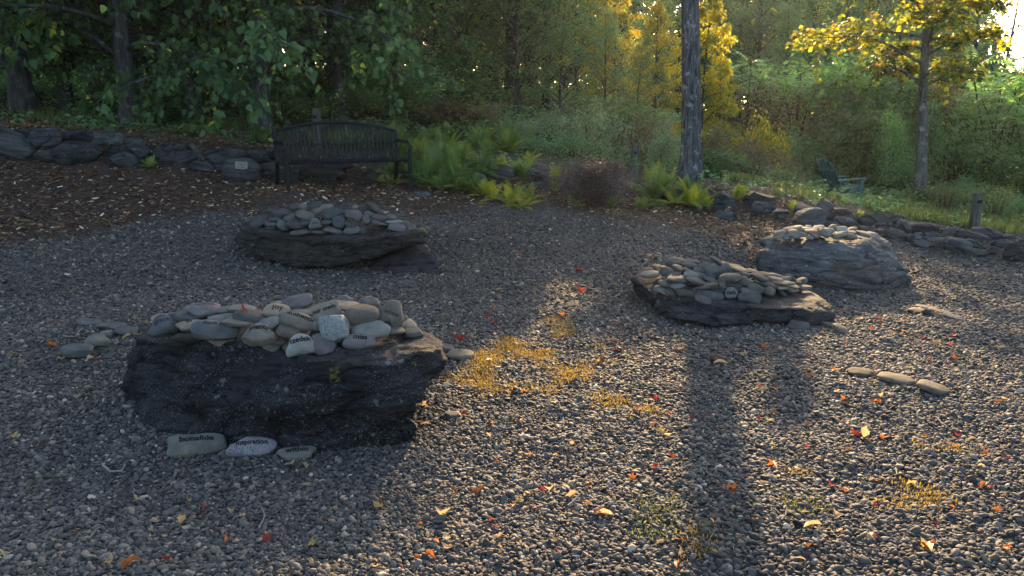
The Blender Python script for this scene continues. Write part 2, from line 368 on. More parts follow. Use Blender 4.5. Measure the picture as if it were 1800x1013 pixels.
M['lf_purple'] = mat_leaf('purplish_twiggy_leaf', [(0.0, (0.022, 0.017, 0.022)), (0.6, (0.07, 0.05, 0.062)), (1.0, (0.13, 0.10, 0.10))], 0.12)
M['lf_sumac'] = mat_leaf('sumac_leaflet', [(0.0, (0.095, 0.203, 0.095)), (0.6, (0.162, 0.297, 0.121)), (1.0, (0.297, 0.405, 0.108))], 0.5)
M['lf_bramble'] = mat_leaf('bramble_leaf', [(0.0, (0.086, 0.147, 0.078)), (0.5, (0.172, 0.259, 0.138)), (0.88, (0.259, 0.328, 0.172)), (1.0, (0.517, 0.293, 0.103))], 0.35, 0.38, 0.5)
M['lf_grass'] = mat_leaf('grass_blade', [(0.0, (0.054, 0.081, 0.027)), (0.6, (0.117, 0.144, 0.045)), (1.0, (0.243, 0.225, 0.099))], 0.4)
M['lf_moss'] = mat_leaf('yellow_moss', [(0.0, (0.097, 0.067, 0.015)), (0.5, (0.194, 0.129, 0.029)), (1.0, (0.303, 0.202, 0.053))], 0.4)  # real moss, but its golden sunlight is put into the colour
M['lf_mossg'] = mat_leaf('green_moss', [(0.0, (0.042, 0.059, 0.017)), (0.5, (0.091, 0.112, 0.035)), (1.0, (0.189, 0.189, 0.070))], 0.4)
M['chip'] = mat_leaf('bark_chip', [(0.0, (0.039, 0.021, 0.013)), (0.55, (0.107, 0.061, 0.037)), (0.85, (0.206, 0.131, 0.082)), (0.94, (0.446, 0.317, 0.206)), (1.0, (0.620, 0.573, 0.396))], 0.05, 0.8, 0.2)
M['litter'] = mat_leaf('dry_leaf_scrap', [(0.0, (0.085, 0.047, 0.025)), (0.45, (0.212, 0.145, 0.081)), (0.8, (0.357, 0.289, 0.196)), (0.9, (0.340, 0.068, 0.025)), (1.0, (0.425, 0.136, 0.025))], 0.2, 0.7, 0.2)
def fleaf(name, c): return mat_leaf(name, [(0.0, tuple(x * 0.7 for x in c)), (1.0, tuple(min(1, x * 1.2) for x in c))], 0.4, 0.6, 0.3, (1, 0.9, 0.75))
M['fl_red'] = fleaf('red_fallen_leaf', (0.26, 0.034, 0.022)); M['fl_orange'] = fleaf('orange_fallen_leaf', (0.42, 0.13, 0.025))
M['fl_tan'] = fleaf('tan_fallen_leaf', (0.42, 0.31, 0.18)); M['fl_yellow'] = fleaf('yellow_fallen_leaf', (0.42, 0.33, 0.10)); M['fl_brown'] = fleaf('brown_fallen_leaf', (0.13, 0.06, 0.035))

def mat_ground():
    m, n, l, b, out = nt('ground')
    tc = n.new('ShaderNodeTexCoord'); vec = tc.outputs['Object']
    v = n.new('ShaderNodeTexVoronoi'); v.inputs['Scale'].default_value = 44; l.new(vec, v.inputs['Vector'])
    sp = n.new('ShaderNodeSeparateColor'); l.new(v.outputs['Color'], sp.inputs[0])
    gr = ramp(n, [(0, (0.024, 0.023, 0.022)), (0.5, (0.048, 0.045, 0.040)), (0.85, (0.077, 0.067, 0.056)), (1, (0.145, 0.125, 0.100))]); l.new(sp.outputs[0], gr.inputs['Fac'])
    t = noise(n, l, vec, 22, 6, 0.7); mu = ramp(n, [(0.35, (0.018, 0.011, 0.008)), (0.65, (0.07, 0.045, 0.032))]); l.new(t.outputs['Fac'], mu.inputs['Fac'])
    t2 = noise(n, l, vec, 7, 6, 0.7); fo = ramp(n, [(0.35, (0.03, 0.035, 0.018)), (0.65, (0.10, 0.09, 0.05))]); l.new(t2.outputs['Fac'], fo.inputs['Fac'])
    a = n.new('ShaderNodeAttribute'); a.attribute_name = 'mulch'; a2 = n.new('ShaderNodeAttribute'); a2.attribute_name = 'forest'
    tn = noise(n, l, vec, 5, 5, 0.7)
    def soft(at): return mth(n, l, 'MULTIPLY', mth(n, l, 'SUBTRACT', mth(n, l, 'ADD', at, mth(n, l, 'MULTIPLY', mth(n, l, 'SUBTRACT', tn.outputs['Fac'], 0.5), 1.2)), 0.42), 5.0, True)
    c = mixc(n, l, soft(a.outputs['Fac']), gr.outputs['Color'], mu.outputs['Color'])
    c = mixc(n, l, soft(a2.outputs['Fac']), c, fo.outputs['Color'])
    l.new(c, b.inputs['Base Color']); b.inputs['Roughness'].default_value = 0.85; b.inputs['Specular IOR Level'].default_value = 0.25
    hh = mth(n, l, 'SUBTRACT', 1.0, v.outputs['Distance'])
    bump(n, l, b, mth(n, l, 'ADD', hh, t.outputs['Fac']), 0.02, 1.0)
    return m
M['ground'] = mat_ground()
# ------------------------------------------------------------------ ground sheet
def line_xy(pts):
    q = sorted([(G(*p).x, G(*p).y) for p in pts]); return np.array([a for a, _ in q]), np.array([b for _, b in q])
MX, MY = line_xy([(250, 387), (420, 356), (600, 354), (740, 366), (860, 374), (950, 374), (1060, 388), (1190, 402), (1270, 432), (1330, 447)])
FX, FY = line_xy([(0, 226), (200, 240), (430, 256), (560, 262), (830, 292), (960, 310), (1113, 306), (1310, 342), (1450, 364), (1600, 392), (1790, 416)])
MX = np.concatenate([[-14, -5.6, -5.0, -4.72], MX, [3.5, 14]]); MY = np.concatenate([[5.0, 6.1, 6.9, 7.9], MY, [9.9, 9.9]])
FX = np.concatenate([[-14], FX, [14]]); FY = np.concatenate([[9.5], FY, [8.6]])
def mulch_at(x, y):
    x = np.asarray(x, float); y = np.asarray(y, float)
    return np.clip(0.5 + (y - np.interp(x, MX, MY) + 0.6 * fbm(np.stack([x * 0.8, y * 0.8, x * 0], 1), 55, 3)) / 1.4, 0, 1)
def forest_at(x, y): return np.clip(0.5 + (y - np.interp(x, FX, FY)) / 0.8, 0, 1)
def axis(a, b, s, lo, hi):
    c = list(np.arange(a, b, s)); st = s; x = a
    pre = []
    while x > lo: st *= 1.35; x -= st; pre.append(x)
    x = c[-1]; st = s; post = []
    while x < hi: st *= 1.35; x += st; post.append(x)
    return np.array(pre[::-1] + c + post)
gx = axis(-11, 12.5, 0.09, -400, 400); gy = axis(1.2, 19, 0.09, -400, 500)
XX, YY = np.meshgrid(gx, gy); ZZ = H(XX.ravel(), YY.ravel())
xy = np.stack([XX.ravel(), YY.ravel(), np.zeros(XX.size)], 1)
near = np.clip(1.5 - np.hypot(xy[:, 0], xy[:, 1] - 8) / 14, 0, 1)
ZB = ZZ + near * (0.014 * fbm(xy * 1.3, 5, 3) + 0.012 * fbm(xy * 4.0, 9, 2))
nx, ny = len(gx), len(gy); I = np.arange(nx * ny).reshape(ny, nx)
F = np.stack([I[:-1, :-1], I[:-1, 1:], I[1:, 1:], I[1:, :-1]], -1).reshape(-1, 4)
me = mesh_np('ground', np.stack([XX.ravel(), YY.ravel(), ZB], 1), F, M['ground'])
for nm, fn in (('mulch', mulch_at), ('forest', forest_at)):
    at = me.attributes.new(nm, 'FLOAT', 'POINT'); at.data.foreach_set('value', fn(xy[:, 0], xy[:, 1]).astype(np.float32))
ground = tag(obj('ground', me), None, None, None, 'structure')
from bisect import bisect
GBVH = BVHTree.FromPolygons([tuple(v) for v in np.stack([XX.ravel(), YY.ravel(), ZB], 1)], [tuple(f) for f in F.tolist()])
def gh(x, y):
    r = GBVH.ray_cast(Vector((x, y, 30)), Vector((0, 0, -1)))
    return r[0].z if r[0] else h1(x, y)

# ------------------------------------------------------------------ boulders
def hull_mesh(hulls, voxel, smooth_it=3):
    bm = bmesh.new()
    for pts in hulls:
        b = bmesh.new()
        for p in pts: b.verts.new(p)
        bmesh.ops.convex_hull(b, input=b.verts[:])
        loose = [v for v in b.verts if not v.link_faces]
        bmesh.ops.delete(b, geom=loose, context='VERTS')
        bmesh.ops.recalc_face_normals(b, faces=b.faces[:])
        t = bpy.data.meshes.new('tmp'); b.to_mesh(t); b.free(); bm.from_mesh(t); bpy.data.meshes.remove(t)
    me = bpy.data.meshes.new('hull'); bm.to_mesh(me); bm.free()
    o = bpy.data.objects.new('hull', me); COL.objects.link(o)
    md = o.modifiers.new('r', 'REMESH'); md.mode = 'VOXEL'; md.voxel_size = voxel
    if smooth_it:
        ms = o.modifiers.new('s', 'SMOOTH'); ms.iterations = smooth_it; ms.factor = 0.5
    dg = bpy.context.evaluated_depsgraph_get(); dg.update()
    e = o.evaluated_get(dg).to_mesh()
    n = len(e.vertices); V = np.zeros(n * 3, np.float32); e.vertices.foreach_get('co', V); V = V.reshape(-1, 3).astype(float)
    N = np.zeros(n * 3, np.float32); e.vertices.foreach_get('normal', N); N = N.reshape(-1, 3).astype(float)
    Fq = [tuple(p.vertices) for p in e.polygons]
    o.evaluated_get(dg).to_mesh_clear(); bpy.data.objects.remove(o); bpy.data.meshes.remove(me)
    q4 = np.array([f for f in Fq if len(f) == 4], np.int32).reshape(-1, 4); q3 = np.array([f for f in Fq if len(f) == 3], np.int32).reshape(-1, 3)
    return V, N, [q4, q3]
def boulder(name, label, hulls, voxel, mat, bed=(0.12, -0.05, 1.0), bfreq=11, bamp=0.02, namp=0.03, seed=1, moss=(), group='boulders carrying heaps of river stones', sm=3, cat='boulder', cracks=()):
    V, N, Fs = hull_mesh(hulls, voxel, sm)
    b = np.array(bed, float); b /= np.linalg.norm(b)
    side = np.clip(1.15 - np.abs(N @ b), 0.1, 1)
    w = V @ b + 0.035 * fbm(V * 2.2, seed + 40, 3)
    w = w + 0.012 * fbm(V * 9, seed + 41, 2); k = w * bfreq; fr = k - np.floor(k); cell = np.floor(k)
    step = hsh(cell.astype(np.int64), cell.astype(np.int64) * 0 + seed, cell.astype(np.int64) * 0, 3) * 2 - 1
    step2 = hsh(cell.astype(np.int64) + 1, cell.astype(np.int64) * 0 + seed, cell.astype(np.int64) * 0, 3) * 2 - 1
    q = np.clip((fr - 0.86) / 0.14, 0, 1); st = step * (1 - q) + step2 * q
    loc = np.clip(0.6 + 0.9 * fbm(V * 1.7, seed + 70, 2), 0, 1.3)
    groove = -np.exp(-((fr - 0.90) / 0.05) ** 2) * 0.9
    d = 0.6 * bamp * side * loc * (st + groove) + namp * fbm(V * 2.6, seed, 5, 2.1, 0.52) * 0.8 + 0.006 * fbm(V * 17, seed + 3, 3)
    u1 = np.array([1.0, 0, -b[0]]); u1 /= np.linalg.norm(u1); u2 = np.cross(b, u1)
    for (fb, fa, am) in ((bfreq * 0.55, 2.3, 1.5), (bfreq * 1.5, 5.0, 0.6)):
        wp = V + 0.06 * np.stack([fbm(V * 3.5, seed + 60 + k_, 3) for k_ in range(3)], 1)
        Q = np.stack([wp @ u1 * fa, wp @ u2 * fa, (wp @ b) * fb], 1); Q[:, 0] += 0.37 * np.floor(Q[:, 2]); C_ = np.floor(Q).astype(np.int64)
        d = d + am * bamp * side * (hsh(C_[:, 0], C_[:, 1], C_[:, 2], seed) - 0.5)
    for (cb, pos, wd, dep) in cracks:
        c = np.array(cb, float); c /= np.linalg.norm(c); dd = (V - np.array(pos)) @ c + 0.03 * fbm(V * 3, seed + 11, 3)
        d -= dep * np.exp(-(dd / wd) ** 2) * np.clip(0.6 + fbm(V * 2, seed + 13, 2), 0, 1)
    V = V + N * d[:, None]
    base = np.array([(V[:, 0].min() + V[:, 0].max()) / 2, (V[:, 1].min() + V[:, 1].max()) / 2, 0]); base[2] = gh(base[0], base[1])
    me = mesh_np(name, V - base, Fs, mat)
    mo = np.zeros(len(V))
    for (p, r, a) in moss: mo = np.maximum(mo, a * np.exp(-((V - np.array(p)) ** 2).sum(1) / (r * r)))
    at = me.attributes.new('moss', 'FLOAT', 'POINT'); at.data.foreach_set('value', mo.astype(np.float32))
    o = tag(obj(name, me, None, base), label, cat, group)
    polys = [tuple(f) for q in Fs for f in q.tolist()]
    return o, BVHTree.FromPolygons([tuple(v) for v in V], polys)
def pg(px, py, dz=-0.06):
    q = G(px, py); return Vector((q.x, q.y, q.z + dz))

b1_top = [P(236, 594, 4.32), P(300, 602, 4.1), P(440, 610, 3.9), P(560, 632, 3.76), P(690, 640, 3.76), P(772, 614, 3.95), P(785, 645, 3.92),
          P(280, 560, 4.72), P(420, 550, 4.8), P(600, 548, 4.78), P(715, 574, 4.5), P(765, 602, 4.2),
          P(210, 690, 4.22), P(222, 640, 4.25), P(255, 690, 4.1), P(380, 742, 3.74), P(520, 745, 3.6), P(735, 710, 3.68)]
b1_low = [P(210, 690, 4.3), P(214, 672, 4.35)] + [pg(a, b, -0.05) for a, b in ((198, 722), (228, 750), (296, 774), (360, 786), (440, 790), (560, 798), (660, 794), (739, 785), (700, 720), (330, 650))] + [
          P(739, 690, 3.72), P(600, 650, 3.75), P(300, 660, 4.15), P(500, 640, 4.4)]
boulder1, BV1 = boulder('memorial_boulder', 'largest and nearest dark slate boulder, with lettered river stones heaped on its top', [b1_top, b1_low], 0.0125, M['rock_dark'],
    (-0.16, -0.10, 1.0), 12, 0.042, 0.045, 4, [(P(590, 655, 3.76), 0.10, 0.55), (P(700, 610, 4.0), 0.07, 0.6), (P(725, 650, 3.85), 0.09, 0.6), (P(640, 690, 3.7), 0.15, 0.35)])
gB = lambda px, py, Y: P(px, py, Y)
b2_main = [gB(416, 420, 8.15), gB(420, 402, 8.25), gB(445, 402, 8.1), gB(520, 414, 7.9), gB(600, 420, 7.8), gB(700, 414, 7.85), gB(748, 408, 8.0), gB(742, 427, 7.95), gB(700, 436, 7.85),
           gB(650, 456, 7.8), gB(585, 470, 7.8), gB(520, 471, 7.85), gB(440, 446, 8.05), gB(430, 392, 8.9), gB(560, 382, 9.2), gB(690, 384, 9.1), gB(745, 398, 8.6), gB(480, 440, 8.9), gB(620, 440, 8.8)]
boulder2, BV2 = boulder('memorial_boulder', 'flat topped brown grey boulder lying in front of the bench, heaped with slate blue stones', [b2_main], 0.016, M['rock_brown'],
    (0.06, -0.1, 1.0), 9, 0.028, 0.05, 12, [(P(735, 412, 8.1), 0.13, 1.0), (P(500, 405, 8.0), 0.12, 0.5)])
wedge = [gB(652, 468, 8.0), gB(690, 440, 8.1), gB(745, 430, 8.3), gB(757, 446, 8.1), gB(783, 486, 7.8), gB(740, 489, 7.75), gB(680, 482, 7.8), gB(655, 474, 7.9), pg(700, 450, 0.0), pg(770, 470, -0.05), pg(690, 485), pg(640, 462)]
rock_w, _ = boulder('wedge_rock', 'sloping purplish dark rock propping the right end of the boulder by the bench', [wedge], 0.014, M['rock_plum'], (0.3, 0, 1), 8, 0.01, 0.025, 5, (), None, 3, 'rock')
low = [gB(600, 492, 7.6), gB(612, 480, 7.8), gB(645, 475, 7.9), gB(672, 482, 7.75), gB(676, 492, 7.6), gB(650, 500, 7.5), gB(612, 500, 7.5), pg(640, 485, -0.08), pg(610, 490), pg(665, 490)]
rock_l, _ = boulder('low_rock', 'low rounded grey rock sunk in the gravel under the boulder by the bench', [low], 0.015, M['rock_purple'], (0.1, 0, 1), 6, 0.006, 0.02, 8, (), None, 5, 'rock')
b3_main = [gB(1109, 486, 7.05), gB(1122, 472, 7.45), gB(1200, 460, 7.5), gB(1260, 462, 7.5), gB(1340, 486, 7.2), gB(1420, 512, 6.6), gB(1450, 526, 6.3), gB(1462, 552, 6.05),
           gB(1140, 512, 6.5), gB(1250, 537, 6.1), gB(1330, 540, 6.0), gB(1400, 545, 5.95), gB(1148, 528, 6.45), gB(1250, 556, 6.05), gB(1330, 566, 5.98), gB(1400, 572, 5.95), gB(1450, 577, 5.98),
           pg(1109, 512), pg(1140, 535), pg(1300, 500), pg(1445, 572), pg(1455, 550)]
b3_step = [gB(1142, 534, 6.42), gB(1200, 546, 6.12), gB(1260, 554, 5.98), gB(1150, 548, 6.3), gB(1200, 563, 6.02), gB(1262, 573, 5.93), gB(1330, 574, 5.93), gB(1325, 560, 5.97), gB(1180, 535, 6.5), gB(1300, 545, 6.3), pg(1200, 550), pg(1300, 566)]
boulder3, BV3 = boulder('memorial_boulder', 'low purplish slab boulder in the middle right, mounded with many thin grey stones', [b3_main, b3_step], 0.016, M['rock_purple'],
    (-0.05, -0.05, 1.0), 12, 0.02, 0.028, 21)
b4_main = [gB(1334, 444, 7.75), gB(1345, 434, 7.85), gB(1440, 416, 7.75), gB(1480, 420, 7.7), gB(1530, 425, 7.7), gB(1560, 432, 7.8), gB(1586, 462, 7.55), gB(1592, 490, 7.45),
           gB(1332, 470, 7.7), gB(1340, 490, 7.72), gB(1420, 498, 7.5), gB(1480, 508, 7.3), gB(1550, 510, 7.25), gB(1360, 410, 8.4), gB(1440, 402, 8.6), gB(1530, 408, 8.5), gB(1565, 440, 8.2), gB(1500, 455, 7.35),
           pg(1340, 490), pg(1480, 508), pg(1550, 510), pg(1590, 490), pg(1380, 460), pg(1540, 460)]
boulder4, BV4 = boulder('memorial_boulder', 'pale blue grey boulder on the far right, capped by a single layer of sunlit stones', [b4_main], 0.015, M['rock_blue'],
    (0.16, -0.1, 1.0), 6, 0.02, 0.06, 33, [(P(1575, 440, 7.8), 0.12, 0.55), (P(1545, 430, 7.75), 0.1, 0.5)], cracks=[((0.15, -0.3, 1.0), P(1440, 460, 7.6), 0.018, 0.06), ((-0.2, -0.2, 1.0), P(1420, 470, 7.6), 0.012, 0.04)])

# ------------------------------------------------------------------ river stones
def ico(sub):
    b = bmesh.new(); bmesh.ops.create_icosphere(b, subdivisions=sub, radius=1.0)
    b.verts.ensure_lookup_table()
    V = np.array([v.co[:] for v in b.verts]); Fq = np.array([[v.index for v in f.verts] for f in b.faces], np.int32); b.free()
    return V, Fq
IC4, IF4 = ico(4); IC3, IF3 = ico(3)
def stone_shape(seed, kind='oval', hi=True):
    r = np.random.default_rng(seed); D = (IC4 if hi else IC3).copy(); Fq = IF4 if hi else IF3
    e = {'oval': 2.5, 'tablet': 3.6, 'slab': 4.2, 'tri': 2.6, 'faceted': 3.0, 'round': 2.0, 'flatcut': 3.4}[kind]
    rad = (np.abs(D) ** e).sum(1) ** (-1 / e); V = D * rad[:, None]
    th = np.arctan2(V[:, 1], V[:, 0])
    m = 1.0
    am = {'oval': 0.07, 'tablet': 0.05, 'slab': 0.07, 'tri': 0.05, 'faceted': 0.08, 'round': 0.04, 'flatcut': 0.05}[kind]
    for k in (2, 3, 4, 5): m = m + am * r.normal() * np.cos(k * th + r.uniform(0, 6.28)) / (k * 0.55)
    if kind == 'tri': m = m + 0.19 * np.cos(3 * (th - math.pi / 2))
    V[:, :2] *= m[:, None]
    V += 0.05 * np.stack([fbm(V * 1.3 + seed * 3.1, k, 3) for k in (1, 2, 3)], 1) * np.array([1, 1, 1.4])
    V[:, 2] *= 1 + 0.18 * r.normal() * V[:, 0]
    if True:
        for _ in range({'faceted': 9, 'slab': 6, 'flatcut': 5, 'tablet': 4, 'oval': 3, 'tri': 3, 'round': 2}[kind]):
            n = r.normal(size=3); n[2] *= 0.7; n /= np.linalg.norm(n); s = V @ n; d = s.max() * r.uniform(0.72, 0.9)
            V -= n[None, :] * np.maximum(s - d, 0)[:, None] * 0.93
    V /= np.abs(V).max(0)[None, :]
    return V, Fq
PAL = {'grey': (0.105, 0.102, 0.095), 'dark': (0.054, 0.053, 0.052), 'blue': (0.078, 0.083, 0.083), 'light': (0.171, 0.170, 0.156), 'tan': (0.171, 0.143, 0.111), 'brown': (0.101, 0.088, 0.074),
       'green': (0.104, 0.104, 0.089), 'purple': (0.098, 0.088, 0.089), 'teal': (0.116, 0.127, 0.120), 'beige': (0.145, 0.132, 0.110), 'lav': (0.140, 0.137, 0.143), 'red': (0.130, 0.086, 0.067), 'white': (0.236, 0.228, 0.207)}
CN = {'grey': 'grey', 'dark': 'dark grey', 'blue': 'bluish grey', 'light': 'light grey', 'tan': 'tan', 'brown': 'brownish grey', 'green': 'greenish grey', 'purple': 'purplish', 'teal': 'pale teal', 'beige': 'beige',
      'lav': 'lavender grey', 'red': 'reddish', 'white': 'whitish'}
SID = [100]
def near_hit(px, py, bvs):
    d = rdir(px, py).normalized(); o = Vector((0, 0, EYE)); best = None
    for b in bvs:
        r = b.ray_cast(o, d)
        if r[0] is not None and (best is None or r[3] < best[1]): best = (r[0], r[3])
    return best
def put_stone(cx, cy, w, h, roll=0, col='grey', kind='oval', bvs=None, tilt=None, thick=None, label=None, group=None, text=None, tsize=0.7, ty=0.15, faint=False, mat='stone', depth=None, name='river_stone', sink=0.0, troll=0.0, shade=1.0):
    SID[0] += 1; sd = SID[0]; r = np.random.default_rng(sd)
    if depth: p = P(cx, cy, depth)
    else:
        ht = near_hit(cx, cy + 0.28 * h, bvs)
        p = ht[0] if ht else P(cx, cy, 5)
        dd = rdir(cx, cy); p = Vector((0, 0, EYE)) + dd * ((p.y) / dd.y)
    D = depth_of(p); L = w * D / FPX; HA = h * D / FPX
    view = (p - Vector((0, 0, EYE))).normalized(); dh = Vector((view.x, view.y, 0)).normalized(); e = math.asin(-view.z)
    ar = h / w
    t = R(tilt) if tilt is not None else R(np.clip((ar - 0.3) * 95, 2, 50))
    T = thick * L if thick else min((0.32 if kind != 'slab' else 0.22) * L, 0.66 * HA)
    sw, cw = math.sin(e + t), math.cos(e + t)
    Wd = math.sqrt(max(HA * HA - (T * cw) ** 2, (0.2 * HA) ** 2)) / max(sw, 0.05)
    Wd = min(max(Wd, 0.5 * L), 1.0 * L)
    T = math.sqrt(max(HA * HA - (Wd * sw) ** 2, (0.45 * HA) ** 2)) / max(cw, 0.3)
    T = min(T, 0.52 * L)
    n = Vector((0, 0, 1)) * math.cos(t) - dh * math.sin(t); x = dh.cross(Vector((0, 0, 1))).normalized(); y = n.cross(x)
    rot = Matrix.Rotation(R(-roll), 3, view); x, y, n = rot @ x, rot @ y, rot @ n
    V, Fq = stone_shape(sd, kind, w > 26)
    me = mesh_np(name, V * np.array([L / 2, Wd / 2, T / 2]), Fq, M[mat])
    o = obj(name, me)
    mw = Matrix((x, y, n)).transposed().to_4x4(); mw.translation = p - Vector((0, 0, 1)) * sink * T
    o.matrix_world = mw
    c = np.array(PAL[col]) * (1 + 0.10 * r.normal()) * shade; o.color = (*np.clip(c, 0.03, 0.6), 1)
    tag(o, label, 'stone', group)
    if text: engrave(o, V * np.array([L / 2, Wd / 2, T / 2]), Fq, text, L * tsize, Wd * ty, faint, troll)
    return o
def engrave(o, V, Fq, text, width, dy, faint, troll=0.0):
    cu = bpy.data.curves.new('t', 'FONT'); cu.body = text; cu.align_x = 'CENTER'; cu.align_y = 'CENTER'; cu.offset = 0.012 if faint else 0.028; cu.resolution_u = 3
    t = bpy.data.objects.new('t', cu); COL.objects.link(t)
    dg = bpy.context.evaluated_depsgraph_get(); dg.update()
    e = t.evaluated_get(dg).to_mesh()
    b = bmesh.new(); b.from_mesh(e); bmesh.ops.triangulate(b, faces=b.faces[:])
    bmesh.ops.subdivide_edges(b, edges=[q for q in b.edges if q.calc_length() > 0.15], cuts=1)
    bmesh.ops.triangulate(b, faces=b.faces[:])
    t.evaluated_get(dg).to_mesh_clear(); bpy.data.objects.remove(t); bpy.data.curves.remove(cu)
    xs = [v.co.x for v in b.verts]; s = width / (max(xs) - min(xs)); mx = (max(xs) + min(xs)) / 2
    bv = BVHTree.FromPolygons([tuple(v) for v in V], [tuple(f) for f in Fq.tolist()])
    ct, st = math.cos(R(troll)), math.sin(R(troll))
    for v in b.verts:
        u, w = (v.co.x - mx) * s, v.co.y * s * 1.15
        u, w = u * ct - w * st, u * st + w * ct + dy
        h = bv.ray_cast(Vector((u, w, 5)), Vector((0, 0, -1)))
        if h[0] is None:
            h = bv.find_nearest(Vector((u, w, 0.01)))
        v.co = h[0] + h[1] * 0.0012
    me = bm_mesh('engraved_word', b, M['ink_faint'] if faint else M['ink'])
    c = obj('engraved_word', me, o)
    return c
def dome(cx, cy, cz, rx, ry, rz):
    V = IC4 * np.array([rx, ry, rz]) + np.array([cx, cy, cz]); return BVHTree.FromPolygons([tuple(v) for v in V], [tuple(f) for f in IF4.tolist()])
ORD = ['first', 'second', 'third', 'fourth', 'fifth', 'sixth', 'seventh', 'eighth', 'ninth', 'tenth', 'eleventh', 'twelfth', 'thirteenth', 'fourteenth', 'fifteenth', 'sixteenth', 'seventeenth', 'eighteenth', 'nineteenth', 'twentieth', 'twenty-first', 'twenty-second', 'twenty-third', 'twenty-fourth']
KN = {'oval': 'oval', 'tablet': 'squarish', 'slab': 'flat', 'tri': 'triangular', 'faceted': 'angular', 'round': 'rounded', 'flatcut': 'blocky'}
def auto_labels(rows, where, nrow):
    """rows of (cx, cy, colour, kind): a label by look, row and place"""
    names = {3: ['back row', 'middle row', 'front row'], 4: ['top row', 'upper middle row', 'lower middle row', 'front row'], 2: ['back row', 'front row']}[nrow]
    o = sorted(range(len(rows)), key=lambda i: rows[i][1]); out = [None] * len(rows); per = math.ceil(len(o) / nrow)
    for k in range(nrow):
        g = sorted(o[k * per:(k + 1) * per], key=lambda i: rows[i][0])
        for j, i in enumerate(g):
            c, kd = rows[i][2], rows[i][3]
            out[i] = f"{CN[c]} {KN[kd]} stone, {ORD[j]} from left, {names[k]} {where}"
    return out
def pile(tab, bvs, where, group, nrow):
    L = auto_labels([(t[0], t[1], t[5], t[6]) for t in tab], where, nrow)
    for t, lb in zip(tab, L):
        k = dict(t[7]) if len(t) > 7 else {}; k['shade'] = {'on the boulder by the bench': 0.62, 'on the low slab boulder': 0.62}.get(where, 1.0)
        lb = k.pop('label', lb)
        put_stone(t[0], t[1], t[2], t[3], t[4], t[5], t[6], bvs, label=lb, group=group, **k)
NB = 'on the nearest boulder'
